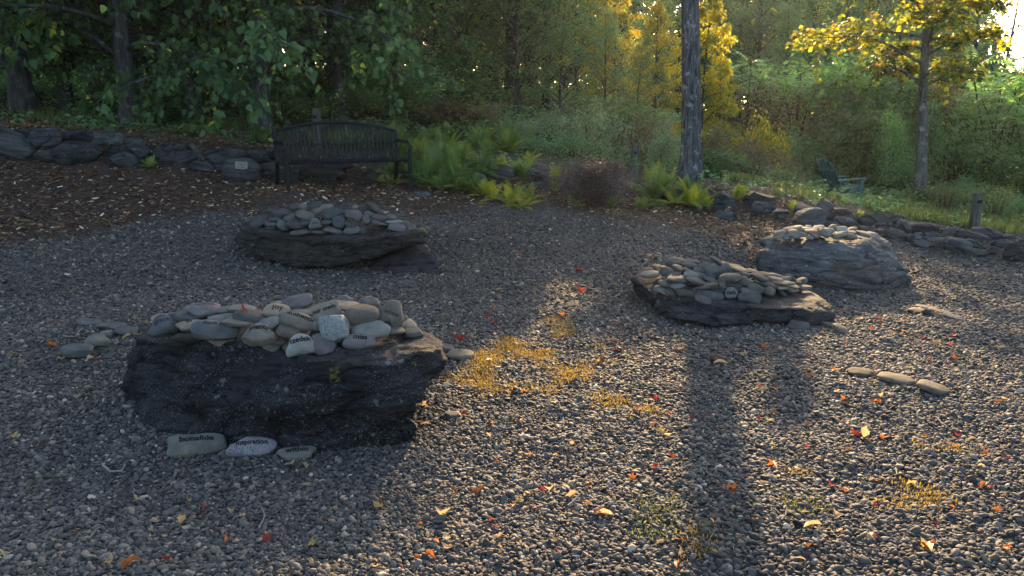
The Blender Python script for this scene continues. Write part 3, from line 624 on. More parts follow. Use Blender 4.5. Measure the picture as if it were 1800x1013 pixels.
P1 = [
 (287, 573, 51, 38, 12, 'blue', 'tri', dict(label='rounded triangular blue grey stone leaning at the left end on the nearest boulder', text='grace', faint=True, tsize=0.5, ty=0.1, tilt=42)),
 (284, 559, 34, 15, 0, 'tan', 'oval'), (335, 554, 54, 21, 0, 'dark', 'tablet'),
 (361, 544.5, 57, 26, -4, 'purple', 'oval', dict(label='purplish oval stone with faint lettering at the top left on the nearest boulder', text='kindness', faint=True, tsize=0.55)),
 (392, 546, 24, 13, 0, 'green', 'tablet'), (425, 543, 52, 15, -3, 'grey', 'oval'),
 (441, 556, 62, 25, -10, 'dark', 'oval', dict(label='dark oval stone under a red leaf on the nearest boulder')),
 (424, 565, 63, 18, -4, 'brown', 'tablet'), (393, 558, 54, 14, 3, 'blue', 'slab'),
 (333, 573, 46, 21, 0, 'tan', 'oval', dict(label='tan oval stone lettered in, tucked behind the long thank you stone', text='in', tsize=0.2, ty=0.2)),
 (378, 580.5, 83, 37, -9, 'blue', 'oval', dict(label='long blue grey oval stone engraved thank you on the nearest boulder', text='thank you', faint=True, tsize=0.52, ty=0.12, tilt=30)),
 (456, 591, 63, 40, -4, 'beige', 'tri', dict(label='beige rounded stone engraved plenty on the nearest boulder', text='plenty', tsize=0.52, ty=0.2, tilt=40)),
 (476, 569, 42, 22, 18, 'grey', 'slab'), (508, 581, 43, 24, -18, 'brown', 'tablet', dict(tilt=12)),
 (487, 547.5, 48, 25, -12, 'tan', 'flatcut', dict(label='sunlit tan block lettered joy, high in the middle on the nearest boulder', text='joy', tsize=0.4, ty=0.1, faint=True, tilt=32)),
 (490, 535, 30, 12, 0, 'grey', 'oval'), (523, 532, 56, 25, 14, 'purple', 'faceted', dict(label='long faceted purple stone at the top of the nearest boulder', tilt=15)),
 (558, 539, 44, 11, 8, 'dark', 'slab'), (530, 550, 46, 14, -2, 'green', 'oval'),
 (566, 549, 70, 21, 17, 'beige', 'slab', dict(label='long beige stone with a faint lettered line, slanting up right on the nearest boulder', text='your own', tsize=0.72, ty=0.0, tilt=34)),
 (608, 538, 46, 19, -12, 'tan', 'slab', dict(label='sunlit tan slab at the top right on the nearest boulder')), (603, 530, 36, 20, 0, 'grey', 'oval', dict(tilt=45)),
 (635, 554, 66, 38, 2, 'brown', 'oval', dict(label='large rounded brown grey stone topping the right side of the nearest boulder', tilt=4, thick=0.5)), (651, 533, 33, 21, 0, 'brown', 'faceted', dict(tilt=30)),
 (688, 552, 50, 52, -22, 'beige', 'tri', dict(label='tall upright triangular beige stone at the right of the nearest boulder', text='believe', faint=True, tsize=0.5, ty=0.0, tilt=66, thick=0.3)),
 (710, 560, 16, 11, 0, 'tan', 'oval'), (526, 566, 76, 31, -24, 'beige', 'oval', dict(label='long beige stone engraved authentic, slanting down right on the nearest boulder', text='authentic', tsize=0.66, ty=0.16, tilt=34)),
 (588, 580, 56, 49, 6, 'teal', 'faceted', dict(label='rough speckled teal stone with a raised corner on the nearest boulder', mat='granite', tilt=56, thick=0.4)), (559, 573, 24, 19, 0, 'grey', 'oval'),
 (530, 609, 59, 44, 8, 'light', 'tri', dict(label='pale rounded stone engraved tzedek, hanging over the edge of the nearest boulder', text='tzedek', tsize=0.62, ty=0.16, tilt=50, thick=0.34)),
 (567, 606, 50, 33, -22, 'purple', 'slab', dict(label='purplish grey slab beside the tzedek stone on the nearest boulder', tilt=30)),
 (633, 602, 62, 31, -4, 'purple', 'oval', dict(label='purple oval stone engraved miss on the nearest boulder', text='miss', tsize=0.38, ty=0.12, tilt=36)),
 (651, 582, 71, 35, 6, 'light', 'oval', dict(label='large light grey stone behind the miss stone on the nearest boulder', tilt=34)),
 (694, 582, 36, 14, 0, 'brown', 'tablet', dict(tilt=4)), (727, 585, 40, 17, -2, 'dark', 'slab', dict(label='dark flat slab at the right end on the nearest boulder', tilt=4)), (596, 554, 28, 13, 0, 'dark', 'slab')]
c1 = P(500, 566, 4.33)
D1 = [BV1, dome(c1.x, 4.36, 0.40, 0.82, 0.46, 0.19)]
pile(P1, D1, NB, 'stones heaped on the nearest boulder', 4)
def z3(lst, bx, by, s):
    o = []
    for t in lst: o.append((bx + t[0] / s, by + t[1] / s, t[2] / s + 1, t[3] / s + 1.2, t[4], t[5], t[6]) + ((t[7],) if len(t) > 7 else ()))
    return o
P2 = z3([(345, 500, 330, 190, 28, 'blue', 'oval'), (510, 310, 160, 70, 10, 'dark', 'oval'), (740, 345, 340, 140, 4, 'blue', 'tablet'), (960, 240, 200, 120, 12, 'grey', 'oval'), (1130, 240, 190, 110, -35, 'light', 'slab'),
 (1160, 385, 340, 180, -15, 'beige', 'oval'), (1330, 220, 250, 140, 0, 'blue', 'oval'), (1540, 245, 230, 110, 0, 'light', 'tablet'), (1360, 310, 230, 100, 6, 'beige', 'oval'), (1600, 365, 330, 180, 10, 'blue', 'oval'),
 (640, 455, 250, 70, 3, 'grey', 'slab'), (890, 430, 230, 110, 18, 'grey', 'oval'), (560, 530, 220, 90, 4, 'grey', 'oval'), (770, 560, 220, 160, -12, 'teal', 'faceted'), (1000, 530, 330, 190, -12, 'purple', 'oval'),
 (1160, 510, 200, 100, 0, 'grey', 'oval'), (1330, 540, 230, 240, 8, 'teal', 'tri', dict(label='pale teal triangular stone standing upright on the boulder by the bench', tilt=60, text='hope', faint=True, tsize=0.4, ty=0.0)),
 (1540, 500, 200, 70, 2, 'grey', 'slab'), (1730, 510, 250, 220, 0, 'blue', 'round'), (1060, 680, 340, 110, 2, 'grey', 'oval'), (1430, 670, 310, 55, -2, 'grey', 'slab'), (1640, 650, 320, 100, -16, 'grey', 'oval')], 420, 340, 9.93)
P2 += z3([(160, 245, 240, 110, -6, 'dark', 'oval'), (360, 245, 140, 60, 4, 'white', 'oval'), (330, 390, 320, 170, -20, 'purple', 'flatcut'), (480, 275, 190, 90, -18, 'dark', 'oval'), (670, 260, 330, 110, -40, 'dark', 'oval', dict(label='dark finger shaped stone poking up at the back of the boulder by the bench', tilt=8)),
 (535, 470, 190, 130, -52, 'green', 'oval'), (570, 370, 150, 110, -10, 'grey', 'round'), (750, 430, 260, 130, -5, 'purple', 'tablet'), (960, 420, 190, 90, -4, 'green', 'slab'), (790, 540, 340, 95, -15, 'purple', 'oval'),
 (1000, 500, 320, 70, -2, 'light', 'oval'), (1070, 595, 310, 110, -9, 'lav', 'tablet', dict(label='lavender grey lettered stone near the mossy end of the boulder by the bench', text='family', faint=True, tsize=0.5)),
 (1210, 530, 190, 110, -18, 'brown', 'oval'), (1320, 600, 200, 110, -4, 'beige', 'oval'), (1460, 580, 140, 80, -4, 'dark', 'oval'),
 (270, 640, 310, 130, 0, 'teal', 'tablet', dict(label='pale teal lettered stone lying alone at the front of the boulder by the bench', text='integrity', tsize=0.62, ty=0.1)),
 (40, 670, 150, 80, -8, 'grey', 'oval'), (60, 330, 170, 120, 0, 'blue', 'oval'), (420, 330, 140, 60, -20, 'grey', 'slab'), (210, 330, 160, 90, 0, 'grey', 'oval'), (130, 430, 180, 90, 0, 'dark', 'oval')], 590, 340, 9.93)
c2 = P(585, 395, 8.45)
D2 = [BV2, dome(c2.x, 8.5, 0.40, 0.98, 0.55, 0.27)]
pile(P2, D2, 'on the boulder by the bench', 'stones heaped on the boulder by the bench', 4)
P3 = z3([(770, 190, 300, 140, 0, 'green', 'tablet'), (1030, 185, 270, 85, -3, 'green', 'oval'), (1020, 250, 260, 110, -8, 'grey', 'oval'), (1320, 175, 240, 100, -20, 'dark', 'oval'), (1430, 165, 220, 70, -35, 'dark', 'slab'),
 (1560, 225, 250, 70, -18, 'dark', 'slab'), (1270, 215, 190, 80, -10, 'grey', 'oval'), (1220, 260, 190, 110, 0, 'green', 'oval'), (1480, 300, 400, 180, 3, 'blue', 'flatcut', dict(label='big flat topped bluish stone near the top of the low slab boulder')), (1340, 370, 280, 120, -38, 'blue', 'oval'),
 (1720, 270, 210, 80, 0, 'dark', 'oval'), (1720, 320, 190, 55, 0, 'grey', 'slab'), (380, 375, 290, 110, 5, 'light', 'oval', dict(label='light oval stone apart at the left end of the low slab boulder')), (530, 265, 240, 70, -15, 'dark', 'slab'), (490, 290, 210, 80, -32, 'dark', 'slab'),
 (640, 340, 190, 150, 22, 'grey', 'tri'), (750, 385, 260, 80, 10, 'purple', 'slab'), (850, 310, 270, 100, -28, 'dark', 'oval'), (1000, 340, 210, 80, -25, 'grey', 'slab'), (1150, 340, 190, 110, -25, 'green', 'oval'),
 (1040, 390, 270, 110, 4, 'light', 'oval'), (1200, 420, 190, 100, 16, 'grey', 'tri'), (1330, 455, 210, 80, -20, 'purple', 'slab'), (810, 460, 330, 110, -5, 'grey', 'oval'), (630, 435, 70, 45, 0, 'white', 'round'),
 (1130, 490, 370, 110, -14, 'green', 'oval'), (1270, 560, 360, 100, 15, 'brown', 'oval'), (640, 530, 260, 110, -10, 'grey', 'oval'), (820, 560, 250, 100, 4, 'light', 'slab'), (540, 610, 220, 110, -2, 'light', 'oval'), (715, 665, 190, 100, -8, 'grey', 'tablet'),
 (955, 665, 330, 185, -4, 'green', 'tri', dict(label='greenish pointed stone engraved grateful at the front of the low slab boulder', text='grateful', tsize=0.62, ty=0.15, tilt=42)), (1090, 630, 90, 80, 0, 'grey', 'round'),
 (1330, 710, 440, 190, -8, 'grey', 'oval', dict(label='broad grey oval stone with faint lettering at the front of the low slab boulder', text='tenderness', faint=True, tsize=0.55, ty=0.2, tilt=34)), (1215, 780, 300, 110, -16, 'purple', 'oval'),
 (1660, 690, 200, 220, 0, 'light', 'tablet', dict(label='pale squarish stone engraved ojal\u00e1 at the front of the low slab boulder', text='ojal\u00e1', tsize=0.66, ty=0.06, tilt=62, thick=0.35)), (1540, 550, 190, 100, -10, 'beige', 'oval'),
 (1620, 435, 390, 140, 4, 'tan', 'slab', dict(label='large tan topped stone in the middle of the low slab boulder', tilt=-4)), (1700, 560, 260, 120, -8, 'dark', 'oval'), (1480, 640, 180, 90, 0, 'dark', 'slab'), (900, 610, 200, 80, 0, 'dark', 'slab')], 1100, 440, 8.965)
P3 += z3([(130, 265, 250, 60, -6, 'dark', 'slab'), (200, 310, 340, 80, -10, 'grey', 'oval'), (280, 395, 180, 80, -10, 'purple', 'oval'), (260, 490, 190, 130, -18, 'beige', 'oval'), (385, 330, 190, 45, -14, 'tan', 'slab'), (480, 420, 260, 90, -22, 'grey', 'oval'),
 (510, 435, 330, 100, -20, 'dark', 'oval'), (470, 480, 120, 80, -20, 'beige', 'tablet'), (640, 545, 290, 100, -14, 'dark', 'oval'), (740, 450, 260, 60, -10, 'tan', 'oval'), (810, 510, 260, 70, -8, 'tan', 'oval'), (940, 515, 200, 60, -10, 'tan', 'oval'),
 (1000, 562, 250, 65, -5, 'tan', 'oval'), (1210, 592, 210, 75, -3, 'grey', 'tablet', dict(label='blocky grey stone at the right tip of the low slab boulder')), (830, 592, 210, 60, 2, 'tan', 'oval'), (1000, 612, 220, 80, -14, 'tan', 'slab'), (430, 610, 260, 150, -16, 'grey', 'slab'), (330, 660, 310, 120, -14, 'grey', 'oval'),
 (640, 640, 210, 150, -10, 'beige', 'round'), (340, 755, 370, 170, -10, 'blue', 'slab', dict(label='thin bluish triangular slab in the front right of the low slab boulder', tilt=30)), (430, 720, 150, 60, -14, 'tan', 'slab'), (120, 610, 220, 90, -8, 'dark', 'oval'), (60, 500, 220, 90, -6, 'dark', 'oval')], 1280, 440, 8.965)
c3 = P(1270, 505, 6.75)
D3 = [BV3, dome(c3.x, 6.82, 0.13, 0.80, 0.58, 0.20)]
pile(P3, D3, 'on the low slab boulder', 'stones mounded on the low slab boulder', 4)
a, b_ = 'beige', 'grey'
P4 = z3([(330, 185, 140, 60, 10, a, 'oval'), (310, 218, 130, 60, 24, a, 'slab'), (470, 182, 130, 60, 3, a, 'oval'), (425, 150, 130, 55, 8, b_, 'slab'), (520, 130, 130, 50, 6, a, 'oval'), (640, 146, 160, 50, 0, a, 'oval'), (655, 172, 170, 60, 2, a, 'oval'),
 (490, 218, 130, 60, 0, a, 'oval'), (580, 207, 100, 50, 0, a, 'oval'), (400, 237, 100, 50, 0, b_, 'oval'), (715, 208, 120, 65, -14, 'red', 'tablet'), (660, 238, 90, 40, 0, a, 'oval'), (760, 125, 130, 50, 0, b_, 'oval'), (830, 192, 160, 80, -22, b_, 'oval'),
 (750, 150, 120, 50, -8, a, 'oval'), (920, 125, 120, 60, 5, b_, 'tri'), (1010, 150, 120, 70, 8, 'white', 'oval'), (985, 212, 160, 70, 22, a, 'oval'), (1125, 150, 120, 50, 10, b_, 'oval'), (1120, 187, 120, 40, -5, a, 'slab'), (1110, 222, 130, 60, -8, 'brown', 'oval'),
 (1245, 197, 160, 50, -14, b_, 'slab'), (870, 158, 120, 50, -8, a, 'oval'), (640, 116, 70, 25, 0, b_, 'oval'), (560, 170, 90, 70, -30, 'brown', 'oval')], 1320, 380, 6.33)
D4 = [BV4, dome(P(1445, 412, 8).x, 8.08, 0.42, 0.62, 0.42, 0.09)]
pile(P4, D4, 'on the far right boulder', 'stones capping the far right boulder', 3)
# stones half hidden inside the heaps
def fill(c, rx, ry, rz, n, pal, where, group, shade, size):
    r = np.random.default_rng(abs(int(c[0] * 100)) + n)
    for i in range(n):
        az = R(r.uniform(185, 355)); el = R(r.uniform(4, 62)); q = Vector((c[0] + 0.86 * rx * math.cos(az) * math.cos(el), c[1] + 0.86 * ry * math.sin(az) * math.cos(el), c[2] + 0.84 * rz * math.sin(el)))
        SID[0] += 1; V, Fq = stone_shape(SID[0], ['oval', 'slab', 'oval', 'tablet'][i % 4], False); L = size * r.uniform(0.75, 1.2)
        o = obj('river_stone', mesh_np('river_stone', V * np.array([L / 2, L * 0.36, L * 0.15]), Fq, M['stone']), None, q, (r.normal(0, 0.3) - 0.25, r.normal(0, 0.3), r.uniform(0, 6.28)))
        cc = np.array(PAL[pal[i % len(pal)]]) * shade; o.color = (*cc, 1); tag(o, 'partly buried stone low inside the heap ' + where, 'stone', group)
fill((c1.x, 4.36, 0.40), 0.82, 0.46, 0.19, 16, ['grey', 'brown', 'dark', 'beige'], 'on the nearest boulder', 'half hidden stones on the nearest boulder', 0.9, 0.2)
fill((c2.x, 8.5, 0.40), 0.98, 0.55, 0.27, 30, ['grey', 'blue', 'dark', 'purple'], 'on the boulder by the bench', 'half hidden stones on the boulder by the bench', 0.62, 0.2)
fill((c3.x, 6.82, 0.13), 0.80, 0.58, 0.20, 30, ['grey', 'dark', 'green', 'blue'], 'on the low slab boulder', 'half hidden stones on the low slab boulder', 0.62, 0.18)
# stones lying on the gravel
def gstone(cx, cy, w, h, roll, col, kind, label, group, **k):
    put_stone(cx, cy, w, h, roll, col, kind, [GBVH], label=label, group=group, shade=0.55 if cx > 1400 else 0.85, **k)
g = 'loose stones left of the nearest boulder'
gstone(137, 616, 57, 25, -6, 'blue', 'oval', 'long blue grey oval stone lying nearest in the left gravel group', g, tilt=4)
gstone(169, 600, 46, 26, 0, 'green', 'tri', 'greenish notched stone behind the long oval in the left gravel group', g, tilt=12)
gstone(188, 587, 24, 14, 0, 'beige', 'faceted', 'smallest beige stone in the middle of the left gravel group', g, tilt=8)
gstone(157, 566, 48, 14, -10, 'blue', 'oval', 'long bluish stone farthest back in the left gravel group', g, tilt=2)
gstone(198, 573, 48, 14, -8, 'grey', 'tablet', 'long grey stone end to end with the farthest of the left gravel group', g, tilt=2)
gstone(222, 582, 40, 18, -8, 'blue', 'oval', 'bluish grey oval stone at the right of the left gravel group', g, tilt=4)
g = 'engraved stones at the foot of the nearest boulder'
gstone(346, 784, 100, 40, -4, 'green', 'flatcut', 'greenish grey slab engraved bonafide at the foot of the nearest boulder', g, text='bonafide', tsize=0.56, ty=0.1, tilt=20, thick=0.3)
gstone(443, 787, 88, 38, -3, 'lav', 'oval', 'pale speckled granite stone engraved inspiration below the nearest boulder', g, text='inspiration', tsize=0.6, ty=0.06, tilt=30, mat='granite')
gstone(522, 797, 69, 26, 0, 'green', 'oval', 'small grey green stone engraved within below the nearest boulder', g, text='within', tsize=0.56, ty=0.02, tilt=14)
g = 'stones right of the nearest boulder'
gstone(808, 624, 52, 20, -4, 'beige', 'tablet', 'beige slab with a cut mark right of the nearest boulder', g, tilt=2, text='II', tsize=0.08, ty=0.1)
gstone(783, 612, 34, 15, 0, 'purple', 'slab', 'purplish flat stone behind the beige slab right of the nearest boulder', g, tilt=2)
gstone(796, 729, 32, 12, -4, 'blue', 'slab', 'small flat bluish stone in the gravel below the mossy patch', g, tilt=2)
g = 'three stones in a row in the sunny gravel'
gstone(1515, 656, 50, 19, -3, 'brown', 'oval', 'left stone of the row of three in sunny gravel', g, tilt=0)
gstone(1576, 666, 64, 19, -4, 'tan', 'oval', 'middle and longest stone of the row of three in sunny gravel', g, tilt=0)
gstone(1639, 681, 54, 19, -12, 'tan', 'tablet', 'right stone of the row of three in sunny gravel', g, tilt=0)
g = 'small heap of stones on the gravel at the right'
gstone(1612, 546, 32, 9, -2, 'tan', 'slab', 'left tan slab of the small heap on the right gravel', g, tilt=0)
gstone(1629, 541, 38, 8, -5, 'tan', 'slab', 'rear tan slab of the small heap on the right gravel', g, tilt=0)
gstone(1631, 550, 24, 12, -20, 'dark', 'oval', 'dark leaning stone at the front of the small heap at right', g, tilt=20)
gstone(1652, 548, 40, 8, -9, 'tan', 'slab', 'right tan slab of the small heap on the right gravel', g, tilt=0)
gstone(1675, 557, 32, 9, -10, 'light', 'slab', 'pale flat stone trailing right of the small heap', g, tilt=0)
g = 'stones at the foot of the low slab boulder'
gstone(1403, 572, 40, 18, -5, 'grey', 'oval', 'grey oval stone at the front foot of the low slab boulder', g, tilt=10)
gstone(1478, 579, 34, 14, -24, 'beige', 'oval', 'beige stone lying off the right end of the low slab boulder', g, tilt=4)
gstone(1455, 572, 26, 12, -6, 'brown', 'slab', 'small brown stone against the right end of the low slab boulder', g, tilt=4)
# ------------------------------------------------------------------ dry stone walls: every stone its own thing
WPAL = {'grey': (0.95, 0.97, 1.0), 'dark': (0.55, 0.57, 0.60), 'blue': (0.85, 0.98, 1.06), 'brown': (0.95, 0.84, 0.76), 'light': (1.5, 1.5, 1.45), 'purple': (0.85, 0.78, 0.8), 'green': (0.82, 0.98, 0.92)}
def wall_stone(px, py, w, h, roll, col, kind, label, group, name='wall_stone', deep=0.75, grow=1.1):
    SID[0] += 1; sd = SID[0]; r = np.random.default_rng(sd)
    ht = near_hit(px, py + 0.36 * h, [GBVH]); hit = ht[0] if ht else G(px, py + 0.36 * h)
    D = depth_of(hit); w *= grow; h *= grow
    L = w * D / FPX; Hh = h * D / FPX; T = min(max(deep * 0.5 * (L + Hh), 0.8 * Hh), 0.55)
    d = rdir(px, py); Y = hit.y + 0.18 * T; p = Vector((0, 0, EYE)) + d * (Y / d.y)
    V, Fq = (IC4, IF4) if w > 24 else (IC3, IF3)
    V = V.copy()
    e = {'round': 2.5, 'block': 4.5, 'slab': 4.5, 'ang': 3.5}[kind]
    V = V * ((np.abs(V) ** e).sum(1) ** (-1 / e))[:, None]
    V += 0.10 * np.stack([fbm(V * 1.1 + sd * 2.3, k, 3) for k in (1, 2, 3)], 1)
    for _ in range({'round': 6, 'block': 10, 'slab': 10, 'ang': 14}[kind]):
        n = r.normal(size=3); n /= np.linalg.norm(n); s = V @ n; dd = s.max() * r.uniform({'ang': 0.52, 'block': 0.62, 'slab': 0.66, 'round': 0.74}[kind], 0.88)
        V -= n[None] * np.maximum(s - dd, 0)[:, None]
    V /= np.abs(V).max(0)[None]
    if kind in ('slab', 'ang', 'block'):
        q = V[:, 2] * 3.1 + fbm(V * 2, sd, 2) * 0.5; fr = q - np.floor(q)
        V[:, :2] *= (1 - 0.045 * np.exp(-((fr - 0.5) / 0.12) ** 2))[:, None]
    V += 0.018 * np.stack([fbm(V * 5 + sd, k, 3) for k in (4, 5, 6)], 1)
    V = V * np.array([L / 2, T / 2, Hh / 2])
    me = mesh_np(name, V, Fq, M['wall']); o = obj(name, me)
    view = d.normalized(); dh = Vector((view.x, view.y, 0)).normalized(); x = dh.cross(Vector((0, 0, 1))).normalized()
    yaw = Matrix.Rotation(R(r.uniform(-16, 16)), 3, 'Z'); rl = Matrix.Rotation(R(-roll), 3, dh)
    x2, y2, z2 = rl @ (yaw @ x), rl @ (yaw @ dh), rl @ Vector((0, 0, 1))
    mw = Matrix((x2, y2, z2)).transposed().to_4x4(); mw.translation = p; o.matrix_world = mw
    c = np.array(WPAL[col]) * (1 + 0.1 * r.normal()) * (0.5 if px < 700 else 0.72); o.color = (*np.clip(c, 0.2, 2), 1)  # left wall stones tinted darker: canopy shade put into their colour
    tag(o, label, 'rock', group); return o
def wall(tab, where, group, nrow, names):
    o = sorted(range(len(tab)), key=lambda i: tab[i][1]); per = math.ceil(len(o) / nrow); lab = [None] * len(tab)
    KW = {'round': 'rounded', 'block': 'blocky', 'slab': 'flat', 'ang': 'angular'}
    # rows follow the slope of the wall: sort by height above its base line
    xs = [t[0] for t in tab]; ys = [t[1] for t in tab]; a, b = np.polyfit(xs, ys, 1)
    o = sorted(range(len(tab)), key=lambda i: tab[i][1] - a * tab[i][0])
    for k in range(nrow):
        gq = sorted(o[k * per:(k + 1) * per], key=lambda i: tab[i][0])
        for j, i in enumerate(gq):
            cn = {'blue': 'bluish', 'purple': 'purplish', 'green': 'greenish', 'light': 'pale', 'brown': 'brownish', 'dark': 'dark', 'grey': 'grey'}[tab[i][5]]
            lab[i] = f"{cn} {KW[tab[i][6]]} stone, {ORD[j]} from left in the {names[k]} course {where}"
    for t, lb in zip(tab, lab):
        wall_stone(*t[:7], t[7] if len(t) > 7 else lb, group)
def zw(lst, bx, by, s): return [(bx + t[0] / s, by + t[1] / s, t[2] / s, t[3] / s) + tuple(t[4:]) for t in lst]
WL = zw([(150, 480, 410, 260, -18, 'grey', 'round'), (120, 330, 340, 100, -22, 'grey', 'slab'), (460, 400, 340, 200, 8, 'grey', 'round'), (240, 340, 220, 80, -14, 'dark', 'slab'), (580, 575, 400, 130, -5, 'dark', 'round'),
 (860, 530, 530, 240, 0, 'dark', 'block'), (420, 305, 330, 70, 3, 'brown', 'slab'), (630, 350, 250, 80, -4, 'dark', 'slab'), (900, 372, 260, 120, 4, 'dark', 'block'), (1095, 382, 220, 135, -3, 'light', 'block'),
 (1230, 395, 130, 150, -25, 'light', 'ang'), (1170, 505, 150, 110, 0, 'dark', 'ang'), (1310, 610, 250, 165, 4, 'grey', 'round'), (1160, 610, 120, 120, -30, 'dark', 'ang'), (1490, 540, 260, 180, -6, 'dark', 'ang'),
 (1400, 425, 250, 90, 2, 'green', 'slab'), (840, 310, 240, 50, 3, 'brown', 'slab'), (10, 585, 80, 80, 0, 'dark', 'round'), (20, 300, 200, 70, -20, 'grey', 'slab')], 0, 180, 5.96)
WL += zw([(235, 545, 210, 250, 20, 'grey', 'round'), (395, 500, 150, 120, 0, 'grey', 'block'), (440, 615, 280, 190, 16, 'grey', 'ang'), (540, 490, 170, 140, -42, 'light', 'ang'), (600, 595, 100, 90, -30, 'grey', 'round'),
 (630, 680, 240, 120, -12, 'purple', 'round'), (790, 690, 150, 90, 0, 'purple', 'round'), (860, 575, 430, 170, -2, 'grey', 'block'), (1190, 585, 250, 150, 2, 'grey', 'block'),
 (1005, 490, 120, 66, -4, 'purple', 'round', 'single smooth river stone set on the ledge of the left wall'), (1310, 720, 220, 170, 10, 'grey', 'round')], 250, 180, 5.96)
WL += zw([(95, 560, 150, 100, 0, 'dark', 'slab'), (290, 770, 200, 190, 0, 'grey', 'block'), (420, 780, 130, 190, 0, 'dark', 'ang'), (620, 760, 320, 220, -4, 'brown', 'block'), (790, 760, 160, 180, 10, 'grey', 'ang'), (700, 640, 500, 120, 0, 'grey', 'slab'), (1150, 780, 130, 170, 0, 'brown', 'block')], 460, 180, 5.96)
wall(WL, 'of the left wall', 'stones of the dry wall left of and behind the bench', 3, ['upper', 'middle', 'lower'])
pl = wall_stone(425, 301, 64, 46, -6, 'grey', 'round', 'rounded stone carrying a small plaque, left of the bench', None, 'plaque_stone')
# the plaque: a thin plate with rows of engraved marks, on the face towards the lawn
def plaque_on(o, px, py, w, h):
    V = np.array([v.co[:] for v in o.data.vertices]); bv = BVHTree.FromPolygons([tuple(v) for v in V], [tuple(p.vertices) for p in o.data.polygons])
    im = o.matrix_world.inverted(); ro = im @ Vector((0, 0, EYE)); rd = (im.to_3x3() @ rdir(px, py)).normalized()
    h_ = bv.ray_cast(ro, rd)
    if h_[0] is None: return
    D = depth_of(o.matrix_world @ h_[0]); w *= D / FPX; h *= D / FPX
    n = (h_[1] - Vector((0, 0, 1)) * h_[1].z * 0.5).normalized(); x = Vector((0, 0, 1)).cross(n).normalized(); x = -x if x.x < 0 else x; z = n.cross(x); z = -z if z.z < 0 else z
    bm = bmesh.new(); Mx = Matrix((x, -n, z)).transposed()
    add_box(bm, h_[0] + n * 0.002, (w, 0.014, h), Mx, 0.002)
    p = obj('plaque', bm_mesh('plaque', bm, M['plaque']), o)
    bm = bmesh.new()
    for i, f in enumerate((0.7, 0.78, 0.6, 0.74)):
        k = 9
        for j in range(k):
            u = (j + 0.5) / k - 0.5
            if (j * 7 + i * 3) % 5 == 0: continue
            add_box(bm, h_[0] + n * 0.0095 + x * (u * w * f) + z * (h * (0.3 - i * 0.19)), (w * f / k * 0.75, 0.002, h * 0.07), Mx)
    obj('lettering', bm_mesh('lettering', bm, M['ink_faint']), p)
plaque_on(pl, 424, 291, 21, 13)
WM = [(841, 293, 54, 26, 0, 'blue', 'round', 'smooth bluish grey rock showing above the ferns right of the bench'), (886, 303, 36, 26, -4, 'blue', 'round', 'grey rock beside the bluish one above the ferns'),
      (940, 310, 40, 40, -20, 'purple', 'ang', 'split purplish rock right of the fern bank'), (958, 315, 18, 22, -30, 'dark', 'ang', 'small dark rock against the split purplish rock'), (942, 326, 24, 12, 0, 'grey', 'slab', 'flat grey rock under the split purplish rock'),
      (838, 318, 30, 28, 0, 'blue', 'round', 'grey rock half hidden inside the bright ferns')]
for t in WM: wall_stone(*t[:7], t[7], 'rocks among the ferns')
wall_stone(740, 342, 36, 12, -6, 'grey', 'slab', 'flat grey stone under the right front leg of the bench', None, 'flat_stone')
wall_stone(633, 333, 22, 12, -8, 'brown', 'round', 'small round stone in the light streak under the bench', None, 'loose_stone')
WR = zw([(215, 270, 200, 200, 0, 'green', 'block'), (225, 435, 250, 110, -6, 'green', 'slab'), (600, 255, 340, 170, -6, 'dark', 'ang'), (640, 370, 250, 150, -8, 'dark', 'block'), (850, 430, 200, 120, -10, 'green', 'ang'),
 (1140, 470, 340, 220, 4, 'blue', 'block'), (1100, 390, 220, 140, -16, 'blue', 'slab'), (1300, 390, 220, 240, -30, 'grey', 'ang'), (1500, 415, 240, 120, 0, 'brown', 'round'), (1550, 510, 240, 110, -6, 'purple', 'round'), (1000, 340, 90, 60, 0, 'dark', 'round'), (1390, 540, 150, 80, 0, 'dark', 'round')], 1240, 310, 6.33)
WR += zw([(110, 520, 220, 160, -30, 'grey', 'ang'), (340, 512, 340, 105, 4, 'purple', 'slab'), (330, 590, 190, 110, 6, 'grey', 'ang'), (505, 600, 140, 150, -50, 'purple', 'ang'), (450, 672, 170, 125, -14, 'grey', 'round'),
 (240, 660, 190, 90, 8, 'purple', 'slab'), (110, 625, 160, 90, 0, 'brown', 'slab'), (720, 612, 320, 115, 3, 'purple', 'slab'), (655, 700, 230, 90, 16, 'blue', 'slab'), (725, 755, 180, 140, -20, 'grey', 'ang'), (845, 690, 180, 100, -5, 'dark', 'ang'),
 (890, 765, 200, 130, 0, 'purple', 'ang'), (1008, 652, 200, 120, 28, 'brown', 'block'), (1260, 702, 350, 100, -14, 'purple', 'slab'), (1370, 660, 260, 125, -8, 'grey', 'round'), (1095, 805, 300, 175, -14, 'blue', 'ang'), (1250, 785, 190, 115, -20, 'green', 'round'),
 (1300, 865, 160, 95, -4, 'green', 'round'), (1372, 805, 80, 60, 0, 'grey', 'round'), (1600, 765, 260, 110, -2, 'dark', 'ang'), (1620, 705, 140, 65, -6, 'grey', 'slab'), (1705, 865, 230, 215, 0, 'dark', 'round'),
 (1780, 775, 110, 100, 0, 'dark', 'round'), (1450, 845, 170, 100, 22, 'purple', 'ang'), (1480, 700, 130, 90, 0, 'dark', 'ang'), (560, 720, 110, 70, 10, 'dark', 'round'), (1170, 720, 100, 70, 0, 'dark', 'ang')], 1500, 300, 5.96)
wall(WR, 'of the right wall', 'stones of the tumbled wall on the right', 3, ['upper', 'middle', 'lower'])

